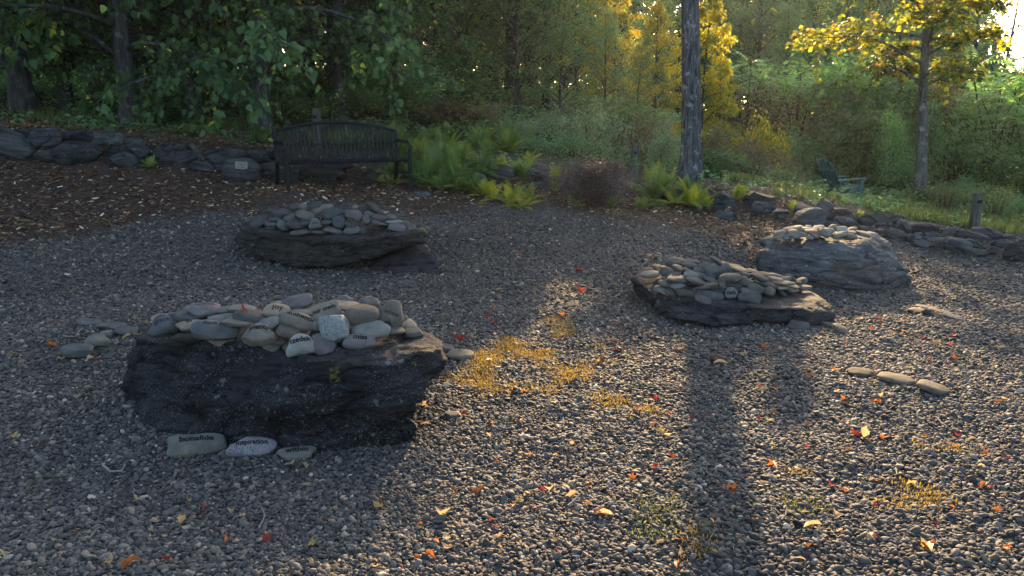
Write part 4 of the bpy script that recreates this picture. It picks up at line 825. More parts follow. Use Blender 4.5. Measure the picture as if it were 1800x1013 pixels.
# ------------------------------------------------------------------ bench
def slat_profile():
    """side profile: front lip, seat, curve up, back; y forward negative"""
    seat = [(-0.245, 0.375), (-0.250, 0.400), (-0.235, 0.418), (-0.205, 0.426), (-0.12, 0.424), (-0.02, 0.414), (0.08, 0.402), (0.15, 0.398), (0.19, 0.405)]
    back = [(0.19, 0.405), (0.225, 0.430), (0.243, 0.475), (0.256, 0.55), (0.276, 0.65), (0.298, 0.75), (0.318, 0.835)]
    return seat, back
def strap(bm, prof, x, w, t, topz=None, mat=None):
    pr = list(prof)
    if topz is not None:
        pr = [q for q in pr if q[1] < topz - 0.02]; a, b = prof[-2], prof[-1]; k = (topz - a[1]) / (b[1] - a[1]); pr.append((a[0] + (b[0] - a[0]) * k, topz))
    pr = np.array(pr); T = np.gradient(pr, axis=0); T /= np.linalg.norm(T, axis=1)[:, None]; Nn = np.stack([-T[:, 1], T[:, 0]], 1)
    rings = []
    for p, n in zip(pr, Nn):
        q = []
        for sx, sn in ((-1, -1), (1, -1), (1, 1), (-1, 1)):
            q.append(bm.verts.new((x + sx * w / 2, p[0] + n[0] * sn * t / 2, p[1] + n[1] * sn * t / 2)))
        rings.append(q)
    for a, b in zip(rings[:-1], rings[1:]):
        for j in range(4): bm.faces.new((a[j], a[(j + 1) % 4], b[(j + 1) % 4], b[j]))
    bm.faces.new(rings[0][::-1]); bm.faces.new(rings[-1])
def bar(bm_acc, pts, r, n=8):
    V, Fq = tube(pts, r, n); bm_acc.add(V, Fq)
def on_ground(px, Y): x = (px - CX0) / FPX * (Y * CP + (EYE - h1(0, Y)) * SP); x = (px - CX0) / FPX * (Y * CP + (EYE - h1(x, Y)) * SP); return Vector((x, Y, gh(x, Y)))
bL, bR = on_ground(506, 10.2), on_ground(722, 11.05)
ang = math.atan2(bR.y - bL.y, bR.x - bL.x)
mid = (bL + bR) / 2; sep = (Vector((bR.x, bR.y)) - Vector((bL.x, bL.y))).length
bloc = Vector((mid.x, mid.y, 0)) + Vector((-math.sin(ang), math.cos(ang), 0)) * 0.245
bloc.z = (bL.z + bR.z) / 2 - 0.0
bench = tag(empty('park_bench', bloc, ang), 'black metal strap bench with an arched back, standing on the mulch before the wall', 'bench')
BW = sep / 2 - 0.03
sp, bp = slat_profile(); nsl = 29
arch = lambda x: 0.80 + 0.115 * (1 - (x / BW) ** 2)
bm = bmesh.new(); bm2 = bmesh.new()
for i in range(nsl):
    x = (i + 0.5) / nsl * 2 * BW - BW
    strap(bm, sp, x, 0.030, 0.007); strap(bm2, bp, x, 0.030, 0.007, arch(x))
obj('seat', bm_mesh('seat', bm, M['bench']), bench); obj('backrest', bm_mesh('backrest', bm2, M['bench']), bench)
A = Acc(); xs = np.linspace(-BW - 0.02, BW + 0.02, 25)
yb = lambda z: 0.298 + (z - 0.75) * 0.235
bar(A, [(x, yb(arch(x)), arch(x)) for x in xs], 0.021); obj('top_rail', A.mesh('top_rail', M['bench']), bench)
A = Acc(); bar(A, [(-BW, -0.2, 0.395), (0, -0.2, 0.395), (BW, -0.2, 0.395)], 0.018); bar(A, [(-BW, 0.17, 0.375), (0, 0.17, 0.375), (BW, 0.17, 0.375)], 0.018); bar(A, [(-BW, 0.285, 0.62), (0, 0.285, 0.62), (BW, 0.285, 0.62)], 0.012)
obj('cross_rails', A.mesh('cross_rails', M['bench']), bench)
for s in (-1, 1):
    x = s * (BW + 0.03)
    dz = (bL.z if s < 0 else bR.z) - bloc.z - 0.02
    b = bmesh.new(); fl = [(-0.27, dz), (-0.25, 0.3), (-0.245, 0.56)]
    strap(b, fl, x, 0.05, 0.03); obj('front_leg', bm_mesh('front_leg', b, M['bench']), bench)
    b = bmesh.new(); yy = 0.36; wp = Matrix.Rotation(ang, 3, 'Z') @ Vector((x, yy, 0)) + bloc; rz = gh(wp.x, wp.y) - bloc.z - 0.03
    strap(b, [(yy, rz), (0.28, 0.22), (0.235, 0.40), (0.262, 0.60), (0.312, 0.815)], x, 0.05, 0.03); obj('rear_leg', bm_mesh('rear_leg', b, M['bench']), bench)
    A = Acc(); bar(A, [(x, 0.275, 0.655), (x, 0.15, 0.66), (x, 0.0, 0.655), (x, -0.15, 0.645), (x, -0.215, 0.63), (x, -0.243, 0.59), (x, -0.246, 0.55)], 0.02); obj('armrest', A.mesh('armrest', M['bench']), bench)
    A = Acc(); bar(A, [(x, 0.24, 0.39), (x, 0, 0.375), (x, -0.25, 0.38)], 0.016); obj('side_rail', A.mesh('side_rail', M['bench']), bench)

# ------------------------------------------------------------------ adirondack chair (local +x is its front)
ca, cb2 = G(1440, 345), G(1505, 359)
c0 = on_ground(1472, 14.6)
chair = tag(empty('garden_chair', c0, R(18)), 'dark green slatted garden chair with a fan back, on the grass beyond the right wall', 'chair')
chair.scale = (0.76,) * 3
def plank(name, p0, p1, w, t, side=Vector((0, 1, 0)), taper=1.0, parent=chair, rnd=0):
    bm = bmesh.new(); p0, p1 = Vector(p0), Vector(p1); d = (p1 - p0).normalized(); n = d.cross(side).normalized()
    q = []
    for p, k in ((p0, 1.0), (p1, taper)):
        for sx, sn in ((-1, -1), (1, -1), (1, 1), (-1, 1)): q.append(bm.verts.new(p + side * sx * w / 2 * k + n * sn * t / 2))
    for j in range(4): bm.faces.new((q[j], q[(j + 1) % 4], q[4 + (j + 1) % 4], q[4 + j]))
    bm.faces.new(q[:4][::-1]); bm.faces.new(q[4:])
    bmesh.ops.bevel(bm, geom=bm.edges[:], offset=0.004, segments=2, affect='EDGES')
    return bm
def join_bm(bms):
    b = bmesh.new()
    for x in bms:
        t = bpy.data.meshes.new('t'); x.to_mesh(t); x.free(); b.from_mesh(t); bpy.data.meshes.remove(t)
    return b
bl = []
for i in range(5):
    y = (i - 2) * 0.108; hgt = (0.98, 1.06, 1.09, 1.06, 0.98)[i]
    top = Vector((-0.16 - 0.42 * (hgt / 1.0), y * 1.22, hgt)); bl.append(plank('b', (-0.10, y, 0.28), (-0.10 - (hgt - 0.28) * 0.55, y * 1.25, hgt * 0.97), 0.098, 0.02, Vector((0, 1, 0)), 1.06))
bl.append(plank('b', (-0.20, -0.30, 0.40), (-0.20, 0.30, 0.40), 0.06, 0.022, Vector((0, 0, 1)))); bl.append(plank('b', (-0.42, -0.28, 0.78), (-0.42, 0.28, 0.78), 0.06, 0.022, Vector((0, 0, 1))))
obj('backrest', bm_mesh('backrest', join_bm(bl), M['chair']), chair)
sl = []
for i in range(5):
    x = -0.06 + i * 0.112; z = 0.30 + i * 0.023; sl.append(plank('s', (x - 0.05, 0, z), (x + 0.05, 0, z + 0.012), 0.56, 0.02, Vector((0, 1, 0))))
obj('seat', bm_mesh('seat', join_bm(sl), M['chair']), chair)
for s in (-1, 1):
    obj('armrest', bm_mesh('armrest', plank('a', (-0.34, s * 0.345, 0.545), (0.50, s * 0.345, 0.585), 0.125, 0.024, Vector((0, 1, 0)), 1.15), M['chair']), chair)
    obj('front_leg', bm_mesh('front_leg', plank('l', (0.40, s * 0.315, -0.03), (0.40, s * 0.315, 0.575), 0.10, 0.024, Vector((1, 0, 0))), M['chair']), chair)
    obj('rear_leg', bm_mesh('rear_leg', plank('l', (-0.62, s * 0.285, -0.01), (0.42, s * 0.285, 0.345), 0.135, 0.024, Vector((0.31, 0, -0.95)).normalized()), M['chair']), chair)
obj('front_apron', bm_mesh('front_apron', plank('l', (0.435, -0.30, 0.30), (0.435, 0.30, 0.30), 0.12, 0.02, Vector((0, 0, 1))), M['chair']), chair)

# ------------------------------------------------------------------ wooden posts
def post(px, pyb, pyt, w, label):
    q = G(px, pyb); D = depth_of(q); hh = (pyb - pyt) * D / FPX; r = w * D / FPX / 2
    zz = np.linspace(-0.1, hh, 9); V, Fq = tube([(0.01 * math.sin(3 * z), 0, z) for z in zz], [r * (1.04 - 0.03 * k) for k in np.linspace(0, 1, 9)], 14)
    V[:, :2] += 0.05 * r * np.stack([vn(V * 9, 1), vn(V * 9, 2)], 1)
    rt = tag(empty('wooden_post', q), label, 'post', 'wooden posts along the edge of the clearing')
    obj('shaft', mesh_np('shaft', V, Fq, M['post']), rt)
    bm = bmesh.new(); add_box(bm, (0, -r * 1.0, hh * 0.80), (r * 0.9, r * 0.5, r * 0.7), None, 0.006); obj('bracket', bm_mesh('bracket', bm, M['bench']), rt)
post(1114, 313, 258, 14, 'weathered grey wooden post between the dark twiggy bush and the big trunk')
post(1711, 404, 341, 17, 'thick weathered wooden post behind the tumbled wall at far right')
post(558, 262, 193, 15, 'weathered wooden post whose top shows just above the bench back')
# ------------------------------------------------------------------ vegetation generators
T_LEAF = (np.array([(0, 0, 0), (0.27, 0.32, 0.07), (0.20, 0.68, 0.02), (0, 1, -0.14), (-0.20, 0.68, 0.02), (-0.27, 0.32, 0.07)]), np.array([(0, 1, 2, 3), (0, 3, 4, 5)]))
T_HEART = (np.array([(0, 0, 0), (0.36, 0.12, 0.06), (0.40, 0.42, 0.04), (0.20, 0.78, -0.06), (0, 1.05, -0.2), (-0.20, 0.78, -0.06), (-0.40, 0.42, 0.04), (-0.36, 0.12, 0.06)]), np.array([(0, 1, 2, 3), (0, 3, 4, 4), (0, 4, 5, 5), (0, 5, 6, 7)]))
T_HEART = (T_HEART[0], np.array([(0, 1, 2, 3), (0, 5, 6, 7), (0, 3, 4, 5)]))
T_NARROW = (np.array([(0, 0, 0), (0.11, 0.35, 0.03), (0, 1, -0.12), (-0.11, 0.35, 0.03)]), np.array([(0, 1, 2, 3)]))
_mp = [(0, 0), (0.16, 0.10), (0.52, 0.08), (0.34, 0.30), (0.60, 0.62), (0.24, 0.58), (0, 1.05), (-0.24, 0.58), (-0.60, 0.62), (-0.34, 0.30), (-0.52, 0.08), (-0.16, 0.10)]
T_MAPLE = (np.array([(x, y, -0.16 * (abs(x) + 0.3 * y) + 0.05) for x, y in _mp] + [(0, 0.38, 0.05)]), np.array([(12, i, (i + 1) % 12) for i in range(12)]))
def nrm(v): return v / (np.linalg.norm(v, axis=-1, keepdims=True) + 1e-9)
def leaves(acc, pos, axis_, up, size, tm, val):
    TV, TF = tm; k = len(TV); n = len(pos)
    y = nrm(axis_); x = nrm(np.cross(y, up)); z = np.cross(x, y)
    V = pos[:, None, :] + size[:, None, None] * (TV[None, :, 0:1] * x[:, None, :] + TV[None, :, 1:2] * y[:, None, :] + TV[None, :, 2:3] * z[:, None, :])
    Fq = (TF[None] + (np.arange(n) * k)[:, None, None]).reshape(-1, TF.shape[1])
    acc.add(V.reshape(-1, 3), Fq, np.repeat(val, len(TF)))
def limb_pts(r, p0, d, L, up, droop, n=6, wob=0.08):
    t = np.linspace(0, 1, n); d = np.asarray(d, float)
    pts = p0 + d * (t * L)[:, None]
    pts[:, 2] += up * L * t - (droop + up * 0.6) * L * t ** 2
    pts[1:] += r.normal(size=(n - 1, 3)) * wob * L * 0.35 * t[1:, None]
    return pts
def tree(seed, Ht, r0, lo, Rc, limbs, twigs, lpt, ls, tm=T_LEAF, elev=(5, 45), droop=0.25, up=0.2, spread=0.10, down=0.5, flat=0.9, prof=lambda h: 1 - 0.75 * h ** 1.6, trunk=None, sides=8, wood_twigs=True, vr=(0.0, 1.0), vlow=0.0, stems=None, twl=0.42, gap=0.0, bias=0.0):
    r = np.random.default_rng(seed); Wd, Lf = Acc(), Acc()
    bases = []
    if stems is None:
        zz = np.linspace(-0.15, Ht, 14); tp = np.stack([0.03 * Ht * np.sin(zz * 0.5 + r.uniform(0, 6)) * (zz / Ht), 0.03 * Ht * np.sin(zz * 0.4 + r.uniform(0, 6)) * (zz / Ht), zz], 1) if trunk is None else np.asarray(trunk, float)
        tz = tp[:, 2]; rad = r0 * (1 - 0.85 * np.clip(tz / Ht, 0, 1)) + r0 * 0.45 * np.exp(-np.clip(tz, 0, 9) / 0.22)
        V, Fq = tube(tp, rad, 14 if r0 > 0.1 else sides); Wd.add(V, Fq)
        for i in range(limbs):
            h = (i + r.uniform(0.1, 0.9)) / limbs; z = lo + (Ht * 0.97 - lo) * h
            p0 = np.array([np.interp(z, tz, tp[:, 0]), np.interp(z, tz, tp[:, 1]), z]); az = i * 2.39996 + r.normal() * 0.35
            el = R(r.uniform(*elev)) + R(25) * h; L = Rc * prof(h) * r.uniform(0.72, 1.15) * (1 + bias * math.cos(az))
            bases.append((p0, np.array([math.cos(az) * math.cos(el), math.sin(az) * math.cos(el), math.sin(el)]), L, h, max(0.010, r0 * 0.32 * (1 - 0.7 * h))))
    else:
        for i in range(stems):
            az = i * 2.39996 + r.normal() * 0.3; el = R(r.uniform(*elev)); L = Ht * r.uniform(0.75, 1.12) / max(0.6, math.sin(el) ** 0.5)
            rr = Rc * 0.35 * math.sqrt(r.uniform(0, 1)); az2 = r.uniform(0, 6.28)
            bases.append((np.array([rr * math.cos(az2), rr * math.sin(az2), -0.03]), np.array([math.cos(az) * math.cos(el), math.sin(az) * math.cos(el), math.sin(el)]), L, r.uniform(0, 1), r0))
    for (p0, d, L, h, rb) in bases:
        if r.uniform() < gap: continue
        pts = limb_pts(r, p0, d, L, up, droop, 7)
        V, Fq = tube(pts, np.linspace(rb, rb * 0.25, 7), 5); Wd.add(V, Fq)
        cl = r.normal() * 0.16
        for j in range(twigs):
            t = r.uniform(0.18, 1.0) ** 0.8; f = t * 6; k = min(int(f), 5); q = pts[k] * (1 - (f - k)) + pts[k + 1] * (f - k)
            dl = nrm(pts[k + 1] - pts[k]); td = nrm(dl * 0.8 + r.normal(size=3) * np.array([0.75, 0.75, 0.4])); tl = L * twl * r.uniform(0.5, 1.15) * (1.15 - 0.5 * t)
            tpn = limb_pts(r, q, td, tl, 0.1, droop * 1.1, 4)
            if wood_twigs: V, Fq = tube(tpn, np.linspace(max(rb * 0.3, 0.003), 0.0025, 4), 3, False); Wd.add(V, Fq)
            n = max(2, int(lpt * r.uniform(0.6, 1.35))); u = np.sort(r.uniform(0.08, 1.05, n)) * 3; kk = np.clip(u.astype(int), 0, 2)
            P0 = tpn[kk] * (1 - (u - kk))[:, None] + tpn[kk + 1] * (u - kk)[:, None]; ax = nrm(tpn[kk + 1] - tpn[kk])
            side = nrm(np.cross(ax, [0, 0, 1])) * np.where(np.arange(n) % 2 == 0, 1, -1)[:, None]
            la = nrm(ax * 0.5 + side * r.uniform(0.5, 1.1, (n, 1)) + r.normal(size=(n, 3)) * 0.3 - np.array([0, 0, down]) * r.uniform(0.3, 1.3, (n, 1)))
            nu = nrm(np.array([0, 0, flat]) + r.normal(size=(n, 3)) * 0.42 + la * 0.001)
            vv = np.clip(vr[0] + (vr[1] - vr[0]) * (0.42 + cl + 0.10 * r.normal() + 0.17 * r.normal(size=n)) + vlow * (0.5 - h), 0, 1)
            vv = np.where(r.uniform(size=n) < 0.012, 1.0, np.minimum(vv, 0.96))
            leaves(Lf, P0 + r.normal(size=(n, 3)) * spread * ls * 2, la, nu, ls * r.uniform(0.65, 1.25, n), tm, vv)
    return Wd, Lf
PROTO = {}
def proto(key, wood_mat, leaf_mat, names=('trunk', 'crown'), **k):
    Wd, Lf = tree(**k)
    PROTO[key] = (Wd.mesh(names[0], M[wood_mat]), Lf.mesh(names[1], M[leaf_mat], False), names)
def recolor(key, src, leaf_mat, wood_mat=None):
    a, b, n = PROTO[src]; b2 = b.copy(); b2.materials[0] = M[leaf_mat]; a2 = a
    if wood_mat: a2 = a.copy(); a2.materials[0] = M[wood_mat]
    PROTO[key] = (a2, b2, n)
rv = np.random.default_rng(77)
def plant(key, name, label, cat, group, loc, rz=None, sc=(1, 1, 1)):
    a, b, n = PROTO[key]
    e = empty(name, loc, rv.uniform(0, 6.28) if rz is None else rz); e.scale = sc if not isinstance(sc, (int, float)) else (sc,) * 3
    obj(n[0], a, e); obj(n[1], b, e)
    return tag(e, label, cat, group)
def gp(px, Y):
    x = (px - CX0) / FPX * Y / CP * (CP * CP + SP * SP); x = (px - CX0) / FPX * (Y * CP + (EYE - h1(x, Y)) * SP)
    return Vector((x, Y, h1(x, Y)))
PDIM = {}
def shrub(key, px, Y, top, wpx, label, name='shrub', cat='shrub', group=None, base_h=1.6, base_r=0.9):
    if key not in PDIM:
        b = PROTO[key][1]; V = np.zeros(len(b.vertices) * 3, np.float32); b.vertices.foreach_get('co', V); V = V.reshape(-1, 3)
        PDIM[key] = (float(np.percentile(np.hypot(V[:, 0], V[:, 1]), 86)), float(np.percentile(V[:, 2], 97)))
    q = gp(px, Y); ht = max(0.25, P(px, top, Y).z - q.z); rr = wpx / 2 * Y / FPX
    s1, s2 = rr / PDIM[key][0], ht / PDIM[key][1]
    plant(key, name, label, cat, group, q - Vector((0, 0, 0.03)), None, (s1, s1, s2))

# trees of the near edge ---------------------------------------------------------
proto('bigleaf', 'bark_dark', 'lf_big', seed=3, Ht=7.5, r0=0.17, lo=0.95, Rc=3.1, limbs=46, twigs=14, lpt=19, ls=0.118, tm=T_HEART, elev=(-8, 30), droop=0.32, up=0.3, spread=0.25, down=0.75, flat=0.8, vr=(0.0, 1.0))
proto('bigleaf2', 'bark_dark', 'lf_big', seed=8, Ht=7.0, r0=0.14, lo=0.9, Rc=2.9, limbs=44, twigs=14, lpt=19, ls=0.112, tm=T_HEART, elev=(-8, 30), droop=0.32, up=0.3, spread=0.25, down=0.75, flat=0.8, vr=(0.0, 1.0))
proto('dense', 'bark_dark', 'lf_dark', seed=11, Ht=11, r0=0.2, lo=0.7, Rc=2.9, limbs=44, twigs=12, lpt=20, ls=0.15, elev=(0, 40), droop=0.25, spread=0.5)
proto('dense2', 'bark_dark', 'lf_dark', seed=12, Ht=10, r0=0.18, lo=0.6, Rc=2.6, limbs=40, twigs=12, lpt=20, ls=0.14, elev=(10, 50), droop=0.2, spread=0.5)
proto('fine', 'bark_dark', 'lf_dark', seed=14, Ht=6.0, r0=0.07, lo=0.35, Rc=1.75, limbs=46, twigs=12, lpt=17, ls=0.085, elev=(15, 50), droop=0.15, spread=0.4, prof=lambda h: 0.55 + 0.6 * math.sin(math.pi * min(1, h + 0.15)) * (1 - 0.3 * h))
proto('finemid', 'bark_dark', 'lf_mid', seed=15, Ht=5.0, r0=0.06, lo=0.3, Rc=1.7, limbs=40, twigs=12, lpt=17, ls=0.085, elev=(15, 50), droop=0.2, spread=0.4)
proto('yellow', 'bark_dark', 'lf_yel', seed=17, Ht=5.0, r0=0.06, lo=0.5, Rc=1.5, limbs=44, twigs=10, lpt=14, ls=0.10, elev=(5, 40), droop=0.25, up=0.25, spread=0.25, down=0.9, vr=(0.1, 1.1))
recolor('hazy', 'dense2', 'lf_mid'); recolor('finegreen', 'fine', 'lf_mid'); recolor('yelgreen', 'finemid', 'lf_yel')
# left
for i, (px, Y, k, s, lb) in enumerate([(-150, 12.0, 'bigleaf2', 1.0, 'broad leaved tree reaching in over the far left end of the wall'), (42, 12.6, 'bigleaf', 1.0, 'dark broad leaved tree above the left end of the wall, trunk in shade'),
        (232, 12.4, 'bigleaf2', 1.05, 'broad leaved tree with a forked dark trunk above the middle of the left wall'), (460, 13.0, 'bigleaf', 0.95, 'broad leaved tree whose grey trunk stands left of the bench'), (600, 14.2, 'bigleaf2', 0.78, 'broad leaved tree behind the bench with low drooping sprays')]):
    plant(k, 'broadleaf_tree', lb, 'tree', 'broad leaved trees behind the left wall', gp(px, Y), i * 1.3 + 0.4, s)
for i, (px, Y, k, s, lb) in enumerate([(120, 13.6, 'bigleaf2', 0.62, 'young broad leaved tree between the two left trunks'), (345, 13.4, 'bigleaf', 0.6, 'young broad leaved tree right of the forked trunk')]):
    plant(k, 'broadleaf_tree', lb, 'tree', 'broad leaved trees behind the left wall', gp(px, Y), i * 2.3 + 1, s)
DN = [(-420, 19, 'dense', 1.2), (-200, 22, 'dense2', 1.3), (-40, 17.5, 'dense2', 1.05), (110, 21, 'dense', 1.25), (230, 17, 'dense', 1.0), (360, 20, 'dense2', 1.2), (470, 17.5, 'dense', 1.0), (590, 18.5, 'dense2', 1.1), (690, 21, 'dense', 1.2), (770, 18.5, 'dense2', 0.95),
      (860, 21.5, 'dense', 1.1), (900, 20, 'dense2', 0.9), (935, 24, 'dense2', 0.95), (660, 27, 'dense', 1.3), (930, 28, 'dense2', 1.2), (400, 27, 'dense', 1.3), (100, 28, 'dense2', 1.4), (990, 30, 'dense2', 0.95), (280, 24, 'dense2', 1.2), (540, 23, 'dense', 1.1), (0, 24, 'dense', 1.2), (820, 25, 'dense', 1.0)]
for i, (px, Y, k, s) in enumerate(DN):
    side = 'left of the bench' if px < 480 else ('straight behind the bench' if px < 760 else 'in the middle background')
    plant(k, 'forest_tree', f'tall dense dark green tree in the forest {side}', 'tree', f'tall forest trees {side}', gp(px, Y), None, s)
MID = [(908, 16.0, 'fine', 0.74, 'slender dark tree with a thin pale trunk in the middle of the picture'), (810, 16.6, 'fine', 0.85, 'dark small leaved tree left of the slender middle tree'), (985, 16.8, 'finegreen', 0.50, 'small leaved green tree right of the slender middle tree'),
       (720, 15.6, 'finemid', 0.8, 'mid green small tree above the fern bank right of the bench'), (960, 18, 'fine', 1.1, 'dark tree standing behind the slender middle tree'), (1062, 17.4, 'finegreen', 0.38, 'low dark green tree below the yellow crowns'), (1118, 16.5, 'fine', 0.31, 'low dark tree just left of the big grey trunk')]
for px, Y, k, s, lb in MID: plant(k, 'slender_tree', lb, 'tree', None, gp(px, Y), None, s)
YEL = [(1078, 20.5, 'yellow', 0.66, 'yellow green backlit tree left of the big grey trunk'), (1150, 19, 'yelgreen', 0.54, 'yellowing tree directly behind the big grey trunk'), (1012, 21.5, 'yelgreen', 0.72, 'yellow topped tree rising behind the middle trees'), (770, 24, 'yelgreen', 1.35, 'yellow tinged crown above the dark trees at the top centre')]
for px, Y, k, s, lb in YEL: plant(k, 'yellow_tree', lb, 'tree', None, gp(px, Y), None, s)
plant('yellow', 'yellow_tree', 'golden yellow drooping tree glowing right of the big grey trunk', 'tree', None, gp(1232, 16.2), 0.3, (0.60, 0.60, 0.66))
plant('yellow', 'yellow_tree', 'small golden sapling at the right edge of the drooping yellow tree', 'tree', None, gp(1262, 16.8), 2.0, (0.40, 0.40, 0.42))
HZ = [(1090, 33, 0.74, 'hazy tree behind the yellow green tree'), (1190, 35, 0.75, 'hazy tree hidden partly by the big grey trunk'), (1295, 38, 0.8, 'hazy tree deep behind the sumacs'), (1450, 37, 0.78, 'hazy tree deep behind the left maple limb'), (1590, 36, 0.72, 'hazy tree deep behind the maple crown'), (1150, 26, 0.5, 'dim tree low behind the yellowing tree'), (1260, 29, 0.48, 'hazy green tree far behind the drooping yellow tree'), (1330, 31, 0.68, 'hazy dark tree in the gap between the trunk and the maple'), (1410, 29, 0.60, 'hazy dark tree just left of the maple crown'), (1480, 32, 0.64, 'hazy tree behind the maple'),
      (1560, 30, 0.56, 'hazy tree right behind the maple trunk'), (1630, 34, 0.6, 'hazy tree at the left edge of the bright sky gap'), (1370, 24, 0.40, 'dim green small tree low in the haze right of the yellow tree'), (1880, 26, 0.6, 'hazy tree at the far right edge')]
for px, Y, s, lb in HZ: plant('hazy', 'hazy_tree', lb, 'tree', 'hazy trees on the right', gp(px, Y), None, s)
# big trunk with its crown above the frame
q = gp(1213, 13.0); kx = 13.0 / FPX
tp = [(0.0, 0, -0.3), (0, 0, 0.15), (-0.01, 0, 0.6), (-0.06, 0, 1.6), (-0.12, 0.02, 2.6), (-0.16, 0.02, 3.6), (-0.2, 0.05, 5.0), (-0.1, 0.1, 6.5), (0.1, 0.1, 8.0), (0.1, 0, 10.0), (0.0, 0, 12.0)]
tt = np.linspace(-0.3, 12, 60); tpa = np.array(tp); tp = np.stack([np.interp(tt, tpa[:, 2], tpa[:, 0]), np.interp(tt, tpa[:, 2], tpa[:, 1]), tt], 1)
proto('bigtrunk', 'bark_grey', 'lf_mid', seed=31, Ht=12, r0=0.17, lo=7.0, Rc=3.2, limbs=22, twigs=9, lpt=12, ls=0.14, trunk=tp, elev=(10, 50), spread=0.4)
plant('bigtrunk', 'tall_tree', 'tall tree with a thick straight grey trunk rising out of the picture', 'tree', None, q, 0.0, 1.0)
# maple
q = gp(1616, 14.6)
mt = [(0.03, 0, -0.3), (0, 0, 0.0), (-0.03, 0, 0.6), (-0.07, 0, 1.3), (-0.16, 0, 2.1), (-0.2, 0, 2.8), (-0.24, 0, 3.6), (-0.3, 0, 5.0), (-0.2, 0, 7.0)]
ma_ = np.array(mt); tt = np.linspace(-0.3, 7, 50); mt = np.stack([np.interp(tt, ma_[:, 2], ma_[:, 0]), np.interp(tt, ma_[:, 2], ma_[:, 1]), tt], 1)
proto('maple', 'bark_maple', 'lf_maple', seed=42, Ht=6.6, r0=0.105, lo=2.0, Rc=1.4, bias=-0.42, limbs=44, twigs=17, lpt=30, ls=0.075, tm=T_MAPLE, trunk=mt, elev=(-4, 26), droop=0.22, up=0.18, spread=0.3, down=0.6, flat=1.0, prof=lambda h: 0.62 + 0.5 * math.sin(math.pi * min(1, h + 0.25)), vr=(-0.1, 1.02))
plant('maple', 'maple_tree', 'young maple with yellow and orange autumn leaves and a pale blotched trunk', 'tree', None, q, 0.0, 1.0)
# thin trees against the sky gap
proto('thin', 'bark_dark', 'lf_dark', seed=51, Ht=8.0, r0=0.10, lo=2.6, Rc=2.0, limbs=24, twigs=6, lpt=7, ls=0.12, elev=(5, 40), droop=0.2, spread=0.6, gap=0.15)
for px, Y, s, lb in [(1700, 27, 0.8, 'thin sparse tree at the left of the bright sky gap'), (1752, 30, 0.75, 'thin leaning bare trunk standing against the bright sky'), (1790, 26, 0.55, 'low sparse tree at the right of the bright sky gap')]:
    t = plant('thin', 'sparse_tree', lb, 'tree', None, gp(px, Y), None, s)

# shrubs --------------------------------------------------------------------------
kw = dict(names=('stems', 'foliage'), Ht=1.6, r0=0.010, lo=0, limbs=0)
proto('s_leafy', 'twig', 'lf_mid', seed=61, Rc=0.9, stems=20, twigs=11, lpt=14, ls=0.10, elev=(38, 88), droop=0.22, spread=0.5, twl=0.3, **kw)
proto('s_leafy2', 'twig', 'lf_mid', seed=62, Rc=0.9, stems=18, twigs=11, lpt=14, ls=0.105, elev=(45, 88), droop=0.15, spread=0.5, twl=0.3, **kw)
proto('s_bramble', 'twig', 'lf_bramble', seed=63, Rc=0.9, stems=26, twigs=10, lpt=12, ls=0.085, elev=(28, 80), droop=0.55, up=0.35, spread=0.5, twl=0.28, **kw)
proto('s_fine', 'bark_dark', 'lf_purple', seed=64, Rc=0.9, stems=64, twigs=13, lpt=20, ls=0.07, elev=(30, 88), droop=0.12, spread=0.7, twl=0.28, down=0.0, **kw)
proto('s_gold', 'twig', 'lf_grass', seed=65, Rc=0.7, stems=40, twigs=5, lpt=14, ls=0.085, tm=T_NARROW, elev=(60, 88), droop=0.2, spread=0.5, twl=0.2, down=0.3, **kw)
proto('s_twiggy', 'twig', 'lf_brown', seed=66, Rc=0.9, stems=22, twigs=12, lpt=9, ls=0.075, elev=(35, 85), droop=0.2, spread=0.5, twl=0.34, **kw)
recolor('s_dark', 's_leafy', 'lf_dark'); recolor('s_big', 's_leafy2', 'lf_big'); recolor('s_brown', 's_leafy', 'lf_brown'); recolor('s_yel', 's_bramble', 'lf_yel'); recolor('s_fernish', 's_gold', 'lf_fern'); recolor('s_bry', 's_bramble', 'lf_brown')
recolor('s_sum', 's_leafy2', 'lf_sumac'); recolor('s_dark2', 's_leafy2', 'lf_dark'); recolor('s_mid2', 's_bramble', 'lf_mid')
